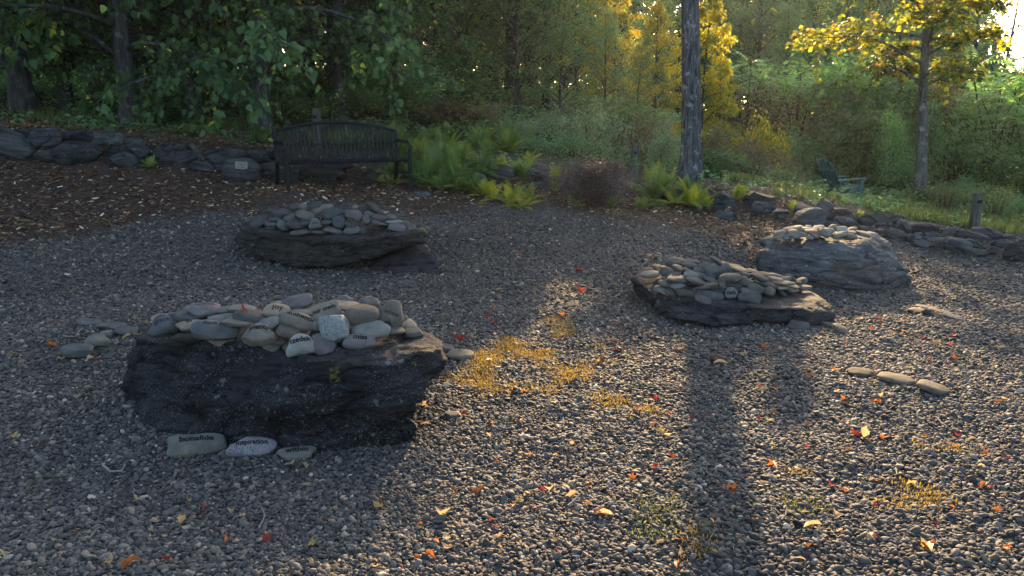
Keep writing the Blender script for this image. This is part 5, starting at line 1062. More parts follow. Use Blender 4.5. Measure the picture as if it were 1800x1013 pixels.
SH = [
 ('s_fine', 1048, 10.9, 284, 128, 'round purplish brown twiggy bush in the middle of the mulch edge', 'twiggy_bush', 'bush'),
 ('s_dark', 250, 14.5, 150, 120, 'dark shrub under the trees behind the left wall, by the forked trunk'), ('s_dark', 80, 14.8, 150, 130, 'dark shrub under the trees at the far left'), ('s_dark2', 400, 14.2, 160, 110, 'dark shrub between the young tree and the grey trunk left of the bench'),
 ('s_big', 300, 12.9, 205, 90, 'low broad leaved shrub on the terrace above the left wall'), ('s_big', 520, 13.3, 170, 90, 'broad leaved shrub just left of the post behind the bench'), ('s_dark', 560, 15.2, 120, 140, 'dark shrub behind the bench post'),
 ('s_leafy', 640, 14.6, 150, 130, 'leafy green shrub above the right half of the bench back'), ('s_leafy2', 735, 14.4, 120, 110, 'leafy green shrub with drooping sprays over the fern bank'), ('s_brown', 800, 14.2, 172, 120, 'brown leaved shrub above the fern bank'), ('s_bry', 855, 14.0, 190, 80, 'reddish brown patchy shrub at the right end of the fern bank'),
 ('s_big', 790, 15.2, 95, 110, 'bluish green shrub with drooping branches in front of the dark trees'),
 ('s_bramble', 905, 14.2, 214, 110, 'bramble mound left of centre below the slender tree'), ('s_bramble', 975, 14.6, 196, 110, 'bramble mound with pale leaves at the foot of the slender tree'), ('s_bramble', 1045, 14.4, 188, 120, 'bramble mound arching up behind the purplish bush'), ('s_bry', 1120, 14.6, 210, 120, 'brownish bramble mound just left of the big grey trunk'),
 ('s_mid2', 1010, 13.4, 232, 120, 'lower green bramble mound behind the purplish bush'), ('s_mid2', 930, 13.2, 240, 90, 'lower green bramble right of the fern bank'), ('s_bramble', 1160, 13.9, 228, 90, 'green bramble touching the left of the big grey trunk'), ('s_dark', 1090, 15.4, 175, 120, 'dark shrub behind the brambles left of the big trunk'),
 ('s_bry', 1255, 14.2, 225, 60, 'rusty orange leaved bush touching the right of the big grey trunk'), ('s_dark', 1262, 13.6, 262, 80, 'dark green bush at the right foot of the big grey trunk'), ('s_yel', 1330, 15.2, 216, 110, 'yellow topped bramble right of the big trunk'), ('s_bry', 1315, 14.4, 245, 130, 'brown shaded bramble under the yellow topped one'), ('s_mid2', 1385, 16.4, 232, 110, 'green arching bramble left of the garden chair'),
 ('s_fernish', 1368, 13.6, 290, 80, 'feathery yellow green weeds on the slope left of the garden chair'), ('s_dark2', 1420, 16.8, 240, 120, 'dark leafy bush behind the garden chair back'), ('s_twiggy', 1330, 18.0, 150, 170, 'reddish brown twiggy thicket behind the yellow topped bramble'), ('s_twiggy', 1400, 18.5, 165, 150, 'brown twiggy thicket under the sumac crowns'),
 ('s_sum', 1450, 19.0, 120, 140, 'tall light green shrub left of the maple trunk'), ('s_leafy', 1510, 18.2, 100, 150, 'tall green shrub below the maple crown on its left'), ('s_leafy2', 1570, 17.5, 130, 130, 'green shrub directly behind the maple trunk'), ('s_dark2', 1500, 16.6, 200, 120, 'dark bluish green bush behind the garden chair arm'), ('s_leafy', 1550, 16.2, 255, 110, 'pale green low bush between chair and maple trunk'),
 ('s_sum', 1562, 15.4, 205, 46, 'small bright green sapling left of the maple trunk'), ('s_leafy', 1640, 16.0, 195, 90, 'green shrub right of the maple trunk'), ('s_brown', 1655, 17.2, 130, 110, 'olive brown shrub right of the maple below its orange leaves'), ('s_dark', 1690, 16.0, 240, 120, 'dark green shrub behind the thick right post'), ('s_leafy', 1750, 15.0, 235, 140, 'wide green shrub at the right edge behind the post'),
 ('s_dark2', 1810, 14.0, 270, 130, 'dark shrub at the right edge above the wall end'), ('s_gold', 1660, 12.6, 318, 60, 'clump of tall weeds left of the thick right post'), ('s_fernish', 1745, 12.0, 325, 70, 'clump of green weeds right of the thick right post'), ('s_gold', 1620, 13.9, 325, 50, 'weeds round the foot of the maple trunk'), ('s_twiggy', 1770, 17.5, 180, 160, 'reddish brown dry thicket at the right edge'),
 ('s_sum', 1720, 19.0, 150, 140, 'light green bush under the right sumacs'), ('s_leafy', 1450, 16.0, 300, 70, 'low pale bush just behind the chair seat'), ('s_leafy2', 1590, 15.2, 290, 70, 'low bush behind the foot of the maple'), ('s_mid2', 1690, 13.6, 315, 80, 'spreading low bush between maple and thick post'), ('s_mid2', 1800, 12.4, 345, 90, 'low spreading bush at the right edge near the wall end'),
 ('s_yel', 1790, 21, 90, 90, 'yellowish shrub glowing at the far right edge'), ('s_gold', 1395, 14.6, 322, 44, 'grassy weeds left of the garden chair')]
for t in SH:
    k, px, Y, top, w, lb = t[:6]; nm, ct = (t[6], t[7]) if len(t) > 6 else ('shrub', 'shrub')
    shrub(k, px, Y, top, w, lb, nm, ct, 'shrubs round the clearing', 1.6, 0.85 if k != 's_gold' and k != 's_fernish' else 0.6)

# ferns ---------------------------------------------------------------------------
def fern_mesh(seed, nf, L, elev=(25, 75), mat='lf_fern', vr=(0.1, 0.9)):
    r = np.random.default_rng(seed); A, Wd = Acc(), Acc()
    for i in range(nf):
        az = i * 2.39996 + r.normal() * 0.25; el = R(r.uniform(*elev)); l = L * r.uniform(0.7, 1.15); n = 20
        t = np.linspace(0, 1, n); d = np.array([math.cos(az) * math.cos(el), math.sin(az) * math.cos(el), math.sin(el)])
        pts = d * (t * l)[:, None]; pts[:, 2] -= 0.42 * l * t ** 2.2 * math.cos(el) ** 0.5; pts[:, :2] *= (1 + 0.12 * t)[:, None]
        V, Fq = tube(pts[::3], np.linspace(0.004, 0.0015, len(pts[::3])), 3, False); Wd.add(V, Fq)
        T = nrm(np.gradient(pts, axis=0)); S_ = nrm(np.cross(T, [0, 0, 1])); U = np.cross(S_, T)
        val = np.clip(r.uniform(*vr) * r.uniform(0.6, 1) + 0.05 * r.normal(), 0, 1)
        for s in (-1, 1):
            k = np.arange(2, n); tk = t[k]; pl = l * 0.23 * np.sin(np.pi * np.clip(tk * 0.93 + 0.05, 0, 1)) ** 0.8 * (1.15 - 0.55 * tk) + 0.012
            ax = nrm(S_[k] * s + T[k] * 0.42 - np.array([0, 0, 0.22]) + r.normal(size=(len(k), 3)) * 0.06)
            # each pinna: a toothed blade made of three pairs of lobes
            for q, (f, wdt) in enumerate(((0.0, 0.30), (0.30, 0.26), (0.58, 0.18))):
                P0 = pts[k] + ax * (pl * f)[:, None]
                for s2 in (-1, 1):
                    a2 = nrm(ax * 1.0 + np.cross(U[k], ax) * s2 * 0.75)
                    leaves(A, P0, a2, U[k] + r.normal(size=(len(k), 3)) * 0.12, pl * (0.46 - 0.12 * q), (T_NARROW[0] * np.array([1.15, 1, 1]), T_NARROW[1]), np.clip(val + 0.12 * r.normal(size=len(k)), 0, 1))
    return Wd.mesh('stalks', M['twig']), A.mesh('fronds', M[mat], False), ('stalks', 'fronds')
PROTO['fern'] = fern_mesh(1, 24, 0.60, (22, 82)); PROTO['fern2'] = fern_mesh(2, 20, 0.55, (30, 82)); PROTO['ferny'] = fern_mesh(3, 17, 0.52, (15, 70), 'lf_fern_y'); PROTO['fernup'] = fern_mesh(4, 6, 0.5, (66, 86), 'lf_fern_y')
def fern(k, px, py, s, label, group=None): q = G(px, py); e = plant(k, 'fern', label, 'fern', group, q - Vector((0, 0, 0.02)), None, (s * rv.uniform(0.85, 1.2), s * rv.uniform(0.85, 1.2), s * rv.uniform(0.85, 1.25))); e.rotation_euler.x = rv.normal(0, 0.14); e.rotation_euler.y = rv.normal(0, 0.14)
for px, py, s in [(748, 330, 0.72), (775, 334, 0.8), (805, 336, 0.85), (835, 341, 0.75), (770, 318, 0.9), (800, 318, 0.9), (735, 318, 0.7)]: fern('fern', px, py, s, 'bright green fern in the bank right of the bench legs', 'bright ferns right of the bench')
for px, py, s in [(868, 350, 0.75), (893, 358, 0.72), (918, 364, 0.62), (850, 345, 0.7), (930, 350, 0.6), (900, 345, 0.7)]: fern('ferny', px, py, s, 'yellowing fern spilling over the mulch edge right of the bench', 'yellowing ferns over the mulch edge')
for px, py, s, lb in [(690, 326, 0.55, 'shaded fern under the right end of the bench'), (668, 322, 0.4, 'small shaded fern under the bench by the light streak'), (265, 297, 0.42, 'single small fern growing against the left wall'), (925, 318, 0.6, 'fern in front of the split purplish rock'), (1075, 362, 0.5, 'small dark fern at the right foot of the purplish bush'), (1010, 362, 0.5, 'fern tucked against the left of the purplish bush'), (1130, 366, 0.5, 'low fern between the purplish bush and the large fern')]:
    fern('fern2', px, py, s, lb)
for px, py, s, lb in [(978, 338, 0.95, 'pale yellow upright fern left of the purplish bush'), (1292, 352, 0.75, 'small bright yellow fern standing between the wall rocks'), (1152, 335, 1.2, 'upright yellow green fern beside the middle post'), (1508, 395, 0.5, 'tiny yellow fern growing between stones of the right wall'), (1395, 372, 0.45, 'tiny green fern between the large rocks of the right wall')]: fern('fernup', px, py, s, lb)
for px, py, s, k in [(1150, 352, 1.0, 'fern'), (1185, 358, 1.05, 'ferny'), (1215, 362, 1.05, 'ferny'), (1170, 345, 1.0, 'fern2'), (1205, 345, 0.95, 'fern2'), (1235, 358, 0.8, 'ferny')]: fern(k, px, py, s, 'large arching fern in the clump before the big grey trunk', 'ferns before the big grey trunk')
r_ = np.random.default_rng(5)
for i in range(64):
    px = r_.uniform(690, 930); py = r_.uniform(max(238, 250 - 0.1 * (px - 700)), 312)
    fern(['fern', 'fern2', 'fern', 'ferny'][i % 4] if i % 7 else 'ferny', px, py, r_.uniform(0.55, 0.85), 'green fern in the wide fern bank behind and right of the bench', 'ferns of the wide bank behind the bench')
for i in range(10):
    fern('fern2', r_.uniform(560, 690), r_.uniform(255, 268), r_.uniform(0.6, 0.9), 'fern growing on the terrace seen through and over the bench back', 'ferns behind the bench back')

# sumac ---------------------------------------------------------------------------
def sumac(seed, Ht=2.2, heads=3):
    r = np.random.default_rng(seed); Wd, Lf = Acc(), Acc()
    for h in range(heads):
        az = h * 2.2 + r.normal() * 0.3; off = np.array([math.cos(az), math.sin(az), 0]) * 0.35 * r.uniform(0.4, 1.2) * (h > 0); top = np.array([*(off[:2] * 1.6), Ht * r.uniform(0.75, 1.0)])
        pts = np.array([(0, 0, -0.1), off * 0.4 + [0, 0, Ht * 0.35], off + [0, 0, Ht * 0.65], top]); V, Fq = tube(pts, [0.022, 0.018, 0.014, 0.009], 6); Wd.add(V, Fq)
        for i in range(12):
            a = i * 2.39996; el = R(r.uniform(-5, 62)); l = r.uniform(0.42, 0.62); n = 11; t = np.linspace(0, 1, n)
            d = np.array([math.cos(a) * math.cos(el), math.sin(a) * math.cos(el), math.sin(el)]); b = top - np.array([0, 0, r.uniform(0, 0.35)])
            q = b + d * (t * l)[:, None]; q[:, 2] -= 0.28 * l * t ** 2
            V, Fq = tube(q[::2], 0.003, 3, False); Wd.add(V, Fq)
            T = nrm(np.gradient(q, axis=0)); S_ = nrm(np.cross(T, [0, 0, 1])); U = np.cross(S_, T); k = np.arange(2, n)
            for s in (-1, 1):
                ax = nrm(S_[k] * s + T[k] * 0.35 - np.array([0, 0, 0.35]) + r.normal(size=(len(k), 3)) * 0.07)
                leaves(Lf, q[k], ax, U[k] + r.normal(size=(len(k), 3)) * 0.1, 0.135 * np.sin(np.pi * (0.12 + 0.8 * t[k])) ** 0.5 * r.uniform(0.85, 1.1, len(k)), (T_NARROW[0] * np.array([1.35, 1, 1]), T_NARROW[1]), np.clip(0.45 + 0.2 * r.normal(size=len(k)), 0, 1))
            leaves(Lf, q[-1:], T[-1:], U[-1:], np.array([0.12]), T_NARROW, np.array([0.5]))
    return Wd.mesh('stems', M['twig']), Lf.mesh('leaves', M['lf_sumac'], False), ('stems', 'leaves')
PROTO['sumac'] = sumac(1); PROTO['sumac2'] = sumac(2, 2.2, 4)
for i, (px, Y, top, w, lb) in enumerate([(1310, 18.5, 88, 1.0, 'sumac with a whorl of long leaves right of the yellow tree'), (1345, 18.0, 128, 0.9, 'low sumac left of the middle of the haze'), (1395, 18.2, 118, 0.9, 'sumac above the brown thicket'), (1432, 19.0, 100, 1.1, 'tall sumac just left of the maple crown'), (1455, 19.5, 110, 0.9, 'sumac half hidden under the left maple limb'),
        (1735, 15.8, 82, 1.25, 'tall light green sumac right of the maple'), (1760, 15.2, 130, 1.15, 'sumac with drooping fronds at the right edge'), (1700, 16.4, 150, 1.0, 'sumac between the maple and the tall right sumac'), (1800, 14.6, 150, 1.1, 'sumac cut by the right edge of the picture')]):
    q = gp(px, Y); ht = P(px, top, Y).z - q.z; plant('sumac' if i % 2 else 'sumac2', 'sumac', lb, 'shrub', 'sumacs on the right', q, None, (w, w, ht / 2.35))
# ------------------------------------------------------------------ distant woodland: reads as one mass
r_ = np.random.default_rng(9); DW = Acc()
nC = 4200; px = r_.uniform(-500, 2300, nC); Yd = r_.uniform(33, 62, nC); X = (px - 900) / FPX * Yd
topl = np.interp(px, [-500, 900, 1080, 1160, 1640, 1680, 1700, 1800, 1860, 2300], [15, 14, 11, 0.20, 0.19, 0.12, 0.04, 0.045, 0.12, 0.17])
Ht = np.where(topl > 1, topl, 1.6 + topl * Yd); gz0 = H(X, Yd); cz = gz0 + (Ht - gz0) * r_.uniform(0, 1, nC) ** 0.8
n = 80; C = np.repeat(np.stack([X, Yd, cz], 1), n, 0); dv = nrm(r_.normal(size=C.shape)) * (r_.uniform(0.5, 1.0, len(C)) ** 0.5)[:, None] * np.repeat(r_.uniform(0.7, 1.5, nC), n)[:, None] * np.array([1, 1, 0.62])
pp = C + dv; pp[:, 2] = np.minimum(pp[:, 2], np.repeat(Ht, n) + 0.4)
leaves(DW, pp, nrm(dv * 0.6 + r_.normal(size=C.shape) * 0.5 - [0, 0, 0.4]), nrm(r_.normal(size=C.shape) * 0.5 + [0, 0, 1]), r_.uniform(0.22, 0.42, len(C)), T_LEAF, np.clip(np.repeat(r_.normal(0.5, 0.16, nC), n) + 0.12 * r_.normal(size=len(C)), 0, 0.98))
for i in range(70):
    p_ = r_.uniform(-500, 2300); y_ = r_.uniform(33, 60); x_ = (p_ - 900) / FPX * y_; hh = np.interp(p_, [900, 1160, 1690, 1800, 2300], [9, 3.6, 3.0, 3.4, 5]); g_ = h1(x_, y_)
    V, Fq = tube([(x_, y_, g_ - 0.2), (x_ + 0.1, y_, g_ + hh * 0.5), (x_ + r_.normal() * 0.3, y_, g_ + hh)], [0.16, 0.12, 0.06], 6); DW.add(V, Fq, 0.05)
tag(obj('distant_woodland', DW.mesh('distant_woodland', M['lf_dark'], False)), None, None, None, 'stuff')

# low undergrowth on the forest floor, grass beyond the right wall
A = Acc(); n = 26000; y = r_.uniform(10.6, 24, n); px = r_.uniform(-150, 1950, n); x = (px - 900) / FPX * y
f = forest_at(x, y - 0.25); k = (r_.uniform(size=n) < f * (0.35 + 0.65 * (y > 13.2)) * (0.5 + 0.5 * (vn(np.stack([x * 0.7, y * 0.7, x * 0], 1), 3) > -0.2))); x, y = x[k], y[k]; n = len(x); z = H(x, y)
hgt = r_.uniform(0.02, 0.28, n) * np.where(y < 13, 0.5, 1.0)
for s in range(3):
    a = r_.uniform(0, 6.28, n); ax = np.stack([np.cos(a), np.sin(a), r_.uniform(-0.3, 0.6, n)], 1)
    leaves(A, np.stack([x, y, z + hgt * (0.5 + s * 0.3)], 1), ax, nrm(r_.normal(size=(n, 3)) * 0.4 + [0, 0, 1]), r_.uniform(0.05, 0.11, n), T_LEAF, np.clip(r_.normal(0.45, 0.2, n), 0, 1))
tag(obj('undergrowth', A.mesh('undergrowth', M['lf_mid'], False)), None, None, None, 'stuff')
def blades(name, pts, hmin, hmax, mat, per=7, lean=0.5, wd=0.10):
    A = Acc(); n = len(pts) * per; P0 = np.repeat(pts, per, 0) + r_.normal(size=(n, 3)) * np.array([0.03, 0.03, 0]); a = r_.uniform(0, 6.28, n)
    ax = nrm(np.stack([np.cos(a) * lean * r_.uniform(0.1, 1.2, n), np.sin(a) * lean * r_.uniform(0.1, 1.2, n), np.ones(n)], 1))
    side = np.stack([-np.sin(a), np.cos(a), np.zeros(n)], 1)
    TV = np.array([(0, 0, 0), (wd, 0.45, 0), (0, 1, -0.25), (-wd, 0.45, 0)]); leaves(A, P0, ax, nrm(np.cross(side, ax)), r_.uniform(hmin, hmax, n), (TV, T_NARROW[1]), np.clip(np.repeat(r_.normal(0.45, 0.2, len(pts)), per) + 0.12 * r_.normal(size=n), 0, 1))
    return tag(obj(name, A.mesh(name, M[mat], False)), None, None, None, 'stuff')
n = 9000; y = r_.uniform(9.5, 17, n); px = r_.uniform(1270, 1900, n); x = (px - 900) / FPX * y
k = (y > np.interp(x, FX, FY) + 0.15) & (vn(np.stack([x * 0.9, y * 0.9, x * 0], 1), 8) > -0.35) & (r_.uniform(size=n) < np.clip((y - np.interp(x, FX, FY)) * 1.2, 0.1, 1)) & ((np.abs(x / y * 1370 - 573) > 52) | (y > 15.6) | (r_.uniform(size=n) < 0.12)); x, y = x[k], y[k]
blades('grass', np.stack([x, y, H(x, y)], 1), 0.04, 0.15, 'lf_grass')
n = 2200; y = r_.uniform(11, 13.2, n); px = r_.uniform(60, 560, n); x = (px - 900) / FPX * y
k = (y > np.interp(x, FX, FY) + 0.35) & (vn(np.stack([x * 0.9, y * 0.9, x * 0], 1), 18) > -0.1); x, y = x[k], y[k]
blades('terrace_grass', np.stack([x, y, H(x, y)], 1), 0.04, 0.14, 'lf_mossg')

# ------------------------------------------------------------------ gravel, bark mulch, litter
def in_poly(px, py, poly):
    q = np.array([tuple(G(*p))[:2] for p in poly]); from_ = np.zeros(len(px), bool); j = len(q) - 1
    for i in range(len(q)):
        c = ((q[i, 1] > py) != (q[j, 1] > py)) & (px < (q[j, 0] - q[i, 0]) * (py - q[i, 1]) / (q[j, 1] - q[i, 1] + 1e-12) + q[i, 0]); from_ ^= c; j = i
    return from_
def gz_arr(x, y):
    # the ground sheet's own height (with its small swells), bilinear
    i = np.clip(np.searchsorted(gx, x) - 1, 0, nx - 2); j = np.clip(np.searchsorted(gy, y) - 1, 0, ny - 2); Z = ZB.reshape(ny, nx)
    u = (x - gx[i]) / (gx[i + 1] - gx[i]); v = (y - gy[j]) / (gy[j + 1] - gy[j])
    return (Z[j, i] * (1 - u) + Z[j, i + 1] * u) * (1 - v) + (Z[j + 1, i] * (1 - u) + Z[j + 1, i + 1] * u) * v
def wedge_pts(n, y0, y1, dens_pow=1.0):
    y = np.sqrt(r_.uniform(y0 * y0, y1 * y1, n)); x = r_.uniform(-1.15, 1.15, n) * (y + 0.3); return x, y
mg, n_, l_, b_s, out_ = nt('gravel_pebble')
at = n_.new('ShaderNodeAttribute'); at.attribute_type = 'INSTANCER'; at.attribute_name = 'v'
rp = ramp(n_, [(0.0, (0.021, 0.0195, 0.0185)), (0.3, (0.049, 0.045, 0.042)), (0.6, (0.078, 0.071, 0.063)), (0.8, (0.115, 0.099, 0.084)), (0.93, (0.18, 0.148, 0.115)), (1.0, (0.33, 0.28, 0.22))]); l_.new(at.outputs['Fac'], rp.inputs['Fac'])
l_.new(rp.outputs['Color'], b_s.inputs['Base Color']); b_s.inputs['Roughness'].default_value = 0.75; b_s.inputs['Specular IOR Level'].default_value = 0.2
def gravel(name, x, y, rad):
    n = len(x); z = gz_arr(x, y)
    me = bpy.data.meshes.new(name); me.vertices.add(n)
    me.vertices.foreach_set('co', np.stack([x, y, z + rad * r_.uniform(-0.05, 0.55, n)], 1).astype(np.float32).ravel())
    rot = np.stack([r_.normal(0, 0.45, n), r_.normal(0, 0.45, n), r_.uniform(0, 6.28, n)], 1)
    scl = rad[:, None] * np.stack([r_.uniform(0.95, 1.5, n), r_.uniform(0.7, 1.0, n), r_.uniform(0.42, 0.72, n)], 1)
    v = np.clip(r_.beta(1.5, 2.0, n) + 0.14 * fbm(np.stack([x * 0.8, y * 0.8, x * 0], 1), 4, 3), 0, 1); v = np.where(r_.uniform(size=n) < 0.025, r_.uniform(0.92, 1.0, n), np.minimum(v, 0.93))
    for nm, ty, d in (('rot', 'FLOAT_VECTOR', rot), ('scl', 'FLOAT_VECTOR', scl), ('v', 'FLOAT', v)):
        a = me.attributes.new(nm, ty, 'POINT'); a.data.foreach_set('vector' if ty == 'FLOAT_VECTOR' else 'value', d.astype(np.float32).ravel())
    ia = me.attributes.new('idx', 'INT', 'POINT'); ia.data.foreach_set('value', r_.integers(0, 5, n).astype(np.int32))
    o = obj(name, me)
    g = bpy.data.node_groups.new('pebbles', 'GeometryNodeTree'); g.interface.new_socket('Geometry', in_out='INPUT', socket_type='NodeSocketGeometry'); g.interface.new_socket('Geometry', in_out='OUTPUT', socket_type='NodeSocketGeometry')
    N, L = g.nodes, g.links; gi, go = N.new('NodeGroupInput'), N.new('NodeGroupOutput')
    toi = N.new('GeometryNodeGeometryToInstance')
    for k in range(5):
        ic = N.new('GeometryNodeMeshIcoSphere'); ic.inputs['Radius'].default_value = 1.0; ic.inputs['Subdivisions'].default_value = 2
        nz = N.new('ShaderNodeTexNoise'); nz.noise_dimensions = '4D'; nz.inputs['W'].default_value = k * 7.3; nz.inputs['Scale'].default_value = 0.85; nz.inputs['Detail'].default_value = 1.0
        sb = N.new('ShaderNodeVectorMath'); sb.operation = 'SUBTRACT'; L.new(nz.outputs['Color'], sb.inputs[0]); sb.inputs[1].default_value = (0.5, 0.5, 0.5)
        sc = N.new('ShaderNodeVectorMath'); sc.operation = 'SCALE'; L.new(sb.outputs[0], sc.inputs[0]); sc.inputs['Scale'].default_value = 1.5
        sp = N.new('GeometryNodeSetPosition'); L.new(ic.outputs['Mesh'], sp.inputs['Geometry']); L.new(sc.outputs[0], sp.inputs['Offset'])
        ss = N.new('GeometryNodeSetShadeSmooth'); L.new(sp.outputs[0], ss.inputs[0])
        sm = N.new('GeometryNodeSetMaterial'); sm.inputs['Material'].default_value = mg; L.new(ss.outputs[0], sm.inputs['Geometry']); L.new(sm.outputs[0], toi.inputs[0])
    def na(nm, dt):
        q = N.new('GeometryNodeInputNamedAttribute'); q.data_type = dt; q.inputs['Name'].default_value = nm; return [s for s in q.outputs if s.enabled][0] if any(s.enabled for s in q.outputs) else q.outputs[0]
    ip = N.new('GeometryNodeInstanceOnPoints'); L.new(gi.outputs[0], ip.inputs['Points']); L.new(toi.outputs[0], ip.inputs['Instance'])
    ip.inputs['Pick Instance'].default_value = True; L.new(na('idx', 'INT'), ip.inputs['Instance Index'])
    er = N.new('FunctionNodeEulerToRotation'); L.new(na('rot', 'FLOAT_VECTOR'), er.inputs[0]); L.new(er.outputs[0], ip.inputs['Rotation']); L.new(na('scl', 'FLOAT_VECTOR'), ip.inputs['Scale'])
    L.new(ip.outputs[0], go.inputs[0])
    md = o.modifiers.new('pebbles', 'NODES'); md.node_group = g
    me.materials.append(mg)
    return tag(o, None, None, None, 'stuff')
xs, ys, rs = [], [], []
for (y0, y1, dens, rm) in ((1.75, 3.2, 8000, 0.0076), (3.2, 4.6, 5600, 0.0080), (4.6, 6.5, 3400, 0.0084), (6.5, 11.5, 1400, 0.0094)):
    n = int(1.15 * (y1 * y1 - y0 * y0) * dens); x, y = wedge_pts(n, y0, y1); m = mulch_at(x, y); k = r_.uniform(size=n) > np.clip(m * 1.6 - 0.35, 0, 0.96); x, y = x[k], y[k]
    xs.append(x); ys.append(y); rs.append(rm * np.clip(r_.lognormal(0, 0.36, len(x)), 0.45, 2.4))
gravel('gravel', np.concatenate(xs), np.concatenate(ys), np.concatenate(rs))
# bark mulch and leaf scraps
def scraps(name, x, y, size, mat, tm, lift=0.01, tilt=0.35, vmean=0.45, vs=0.25):
    n = len(x); A = Acc(); a = r_.uniform(0, 6.28, n); ax = nrm(np.stack([np.cos(a), np.sin(a), r_.normal(0, tilt * 0.6, n)], 1))
    leaves(A, np.stack([x, y, gz_arr(x, y) + lift * r_.uniform(0.3, 1.6, n)], 1), ax, nrm(r_.normal(size=(n, 3)) * tilt + [0, 0, 1]), size, tm, np.clip(r_.normal(vmean, vs, n), 0, 1))
    return tag(obj(name, A.mesh(name, M[mat], False)), None, None, None, 'stuff')
T_CHIP = (np.array([(-0.16, 0, 0), (0.14, 0.04, 0.02), (0.17, 0.9, 0.0), (0.0, 1.0, 0.03), (-0.15, 0.82, 0.02), (-0.16, 0, -0.10), (0.14, 0.04, -0.10), (0.17, 0.9, -0.10), (-0.15, 0.82, -0.1)]), np.array([(0, 1, 2, 3), (0, 3, 4, 4), (0, 5, 6, 1), (1, 6, 7, 2), (0, 4, 8, 5)]))
T_CHIP = (T_CHIP[0], np.array([(0, 1, 2, 3), (0, 5, 6, 1), (1, 6, 7, 2), (0, 4, 8, 5)]))
n = 34000; y = r_.uniform(4.6, 12.6, n); px = r_.uniform(-60, 1480, n); x = (px - 900) / FPX * y; m = mulch_at(x, y) * (1 - forest_at(x, y - 0.4)); k = r_.uniform(size=n) < m ** 1.6; x, y = x[k], y[k]
scraps('bark_mulch', x, y, r_.uniform(0.025, 0.085, len(x)), 'chip', T_CHIP, 0.014, 0.4)
n = 8500; y = r_.uniform(4.6, 12.6, n); px = r_.uniform(-60, 1480, n); x = (px - 900) / FPX * y; m = mulch_at(x, y); k = r_.uniform(size=n) < m * 0.8 + 0.06; x, y = x[k], y[k]
scraps('mulch_leaf_litter', x, y, r_.uniform(0.03, 0.075, len(x)), 'litter', T_LEAF, 0.025, 0.55, 0.35, 0.28)
x, y = wedge_pts(16000, 1.8, 9.5); k = r_.uniform(size=len(x)) < np.clip(0.12 + 0.5 * np.exp(-((x - 0.6) / 1.3) ** 2) + 0.3 * (vn(np.stack([x, y, x * 0], 1), 2) > 0.2), 0, 1); x, y = x[k], y[k]
scraps('leaf_scraps', x, y, r_.uniform(0.007, 0.030, len(x)), 'litter', T_LEAF, 0.020, 0.5, 0.42, 0.26)
n = 2500; y = r_.uniform(10, 13, n); px = r_.uniform(0, 560, n); x = (px - 900) / FPX * y; k = forest_at(x, y) > 0.4; x, y = x[k], y[k]
scraps('terrace_litter', x, y, r_.uniform(0.02, 0.06, len(x)), 'litter', T_LEAF, 0.02, 0.5, 0.3, 0.25)
# moss and thin weeds in the gravel
def moss(name, polys, dens, mat, hmin, hmax):
    X_, Y_ = [], []
    for poly in polys:
        q = np.array([tuple(G(*p))[:2] for p in poly]); lo, hi = q.min(0), q.max(0); n = int((hi - lo).prod() * dens); x = r_.uniform(lo[0], hi[0], n); y = r_.uniform(lo[1], hi[1], n)
        k = in_poly(x, y, poly) & (fbm(np.stack([x * 5.5, y * 4.0, x * 0], 1), 6, 3) > r_.normal(0.24, 0.28, n)); X_.append(x[k]); Y_.append(y[k])
    x, y = np.concatenate(X_), np.concatenate(Y_)
    return blades(name, np.stack([x, y, gz_arr(x, y) + 0.006], 1), hmin, hmax, mat, 6, 1.3, 0.16)
moss('yellow_moss', [[(830, 610), (900, 598), (1040, 640), (1075, 690), (960, 720), (850, 722), (800, 690)], [(960, 560), (1020, 560), (1090, 640), (1000, 640)], [(1040, 700), (1130, 690), (1160, 740), (1060, 735)], [(730, 690), (800, 650), (830, 700), (750, 740)],
     [(1380, 830), (1500, 820), (1720, 880), (1560, 900), (1500, 870)], [(1600, 765), (1700, 775), (1690, 800), (1610, 790)], [(1220, 920), (1260, 940), (1250, 1005), (1190, 1000)]], 2600, 'lf_moss', 0.005, 0.022)
moss('green_moss', [[(1190, 855), (1310, 842), (1320, 880), (1220, 890)], [(20, 830), (110, 835), (90, 870), (10, 865)], [(1380, 890), (1460, 880), (1440, 915), (1390, 912)], [(1130, 890), (1180, 880), (1180, 960), (1120, 950)]], 1500, 'lf_mossg', 0.008, 0.022)

# ------------------------------------------------------------------ fallen leaves, each one its own thing
def curled(tm, seed, curl, mat, name):
    r = np.random.default_rng(seed); V = tm[0].copy(); V[:, 1] -= 0.5
    V[:, 2] = curl * (np.abs(V[:, 0]) * 0.55 + 0.55 * V[:, 1] ** 2 * (1 if seed % 2 else -0.6)) + 0.07 * r.normal(size=len(V))
    return mesh_np(name, V, tm[1], M[mat], False)
_ov = [(0, -0.15), (0.10, 0.10), (0.24, 0.26), (0.19, 0.36), (0.25, 0.56), (0.02, 1.05), (-0.12, 0.78), (-0.22, 0.60), (-0.17, 0.42), (-0.21, 0.18)]
T_OVAL = (np.array([(x, y, 0) for x, y in _ov] + [(0, 0.45, 0)]), np.array([(10, i, (i + 1) % 10) for i in range(10)]))
LM = {}
for c in ('red', 'orange', 'tan', 'yellow', 'brown'):
    for j in range(3): LM[c, j] = curled(T_MAPLE if (c in ('red', 'orange') and j < 2) or j == 0 else T_OVAL, 7 * j + len(c), (0.7, 1.1, 1.9)[j], 'fl_' + c, 'fallen_leaf')
FLN = {'red': 'red', 'orange': 'orange', 'tan': 'pale tan', 'yellow': 'yellowish', 'brown': 'dark brown'}
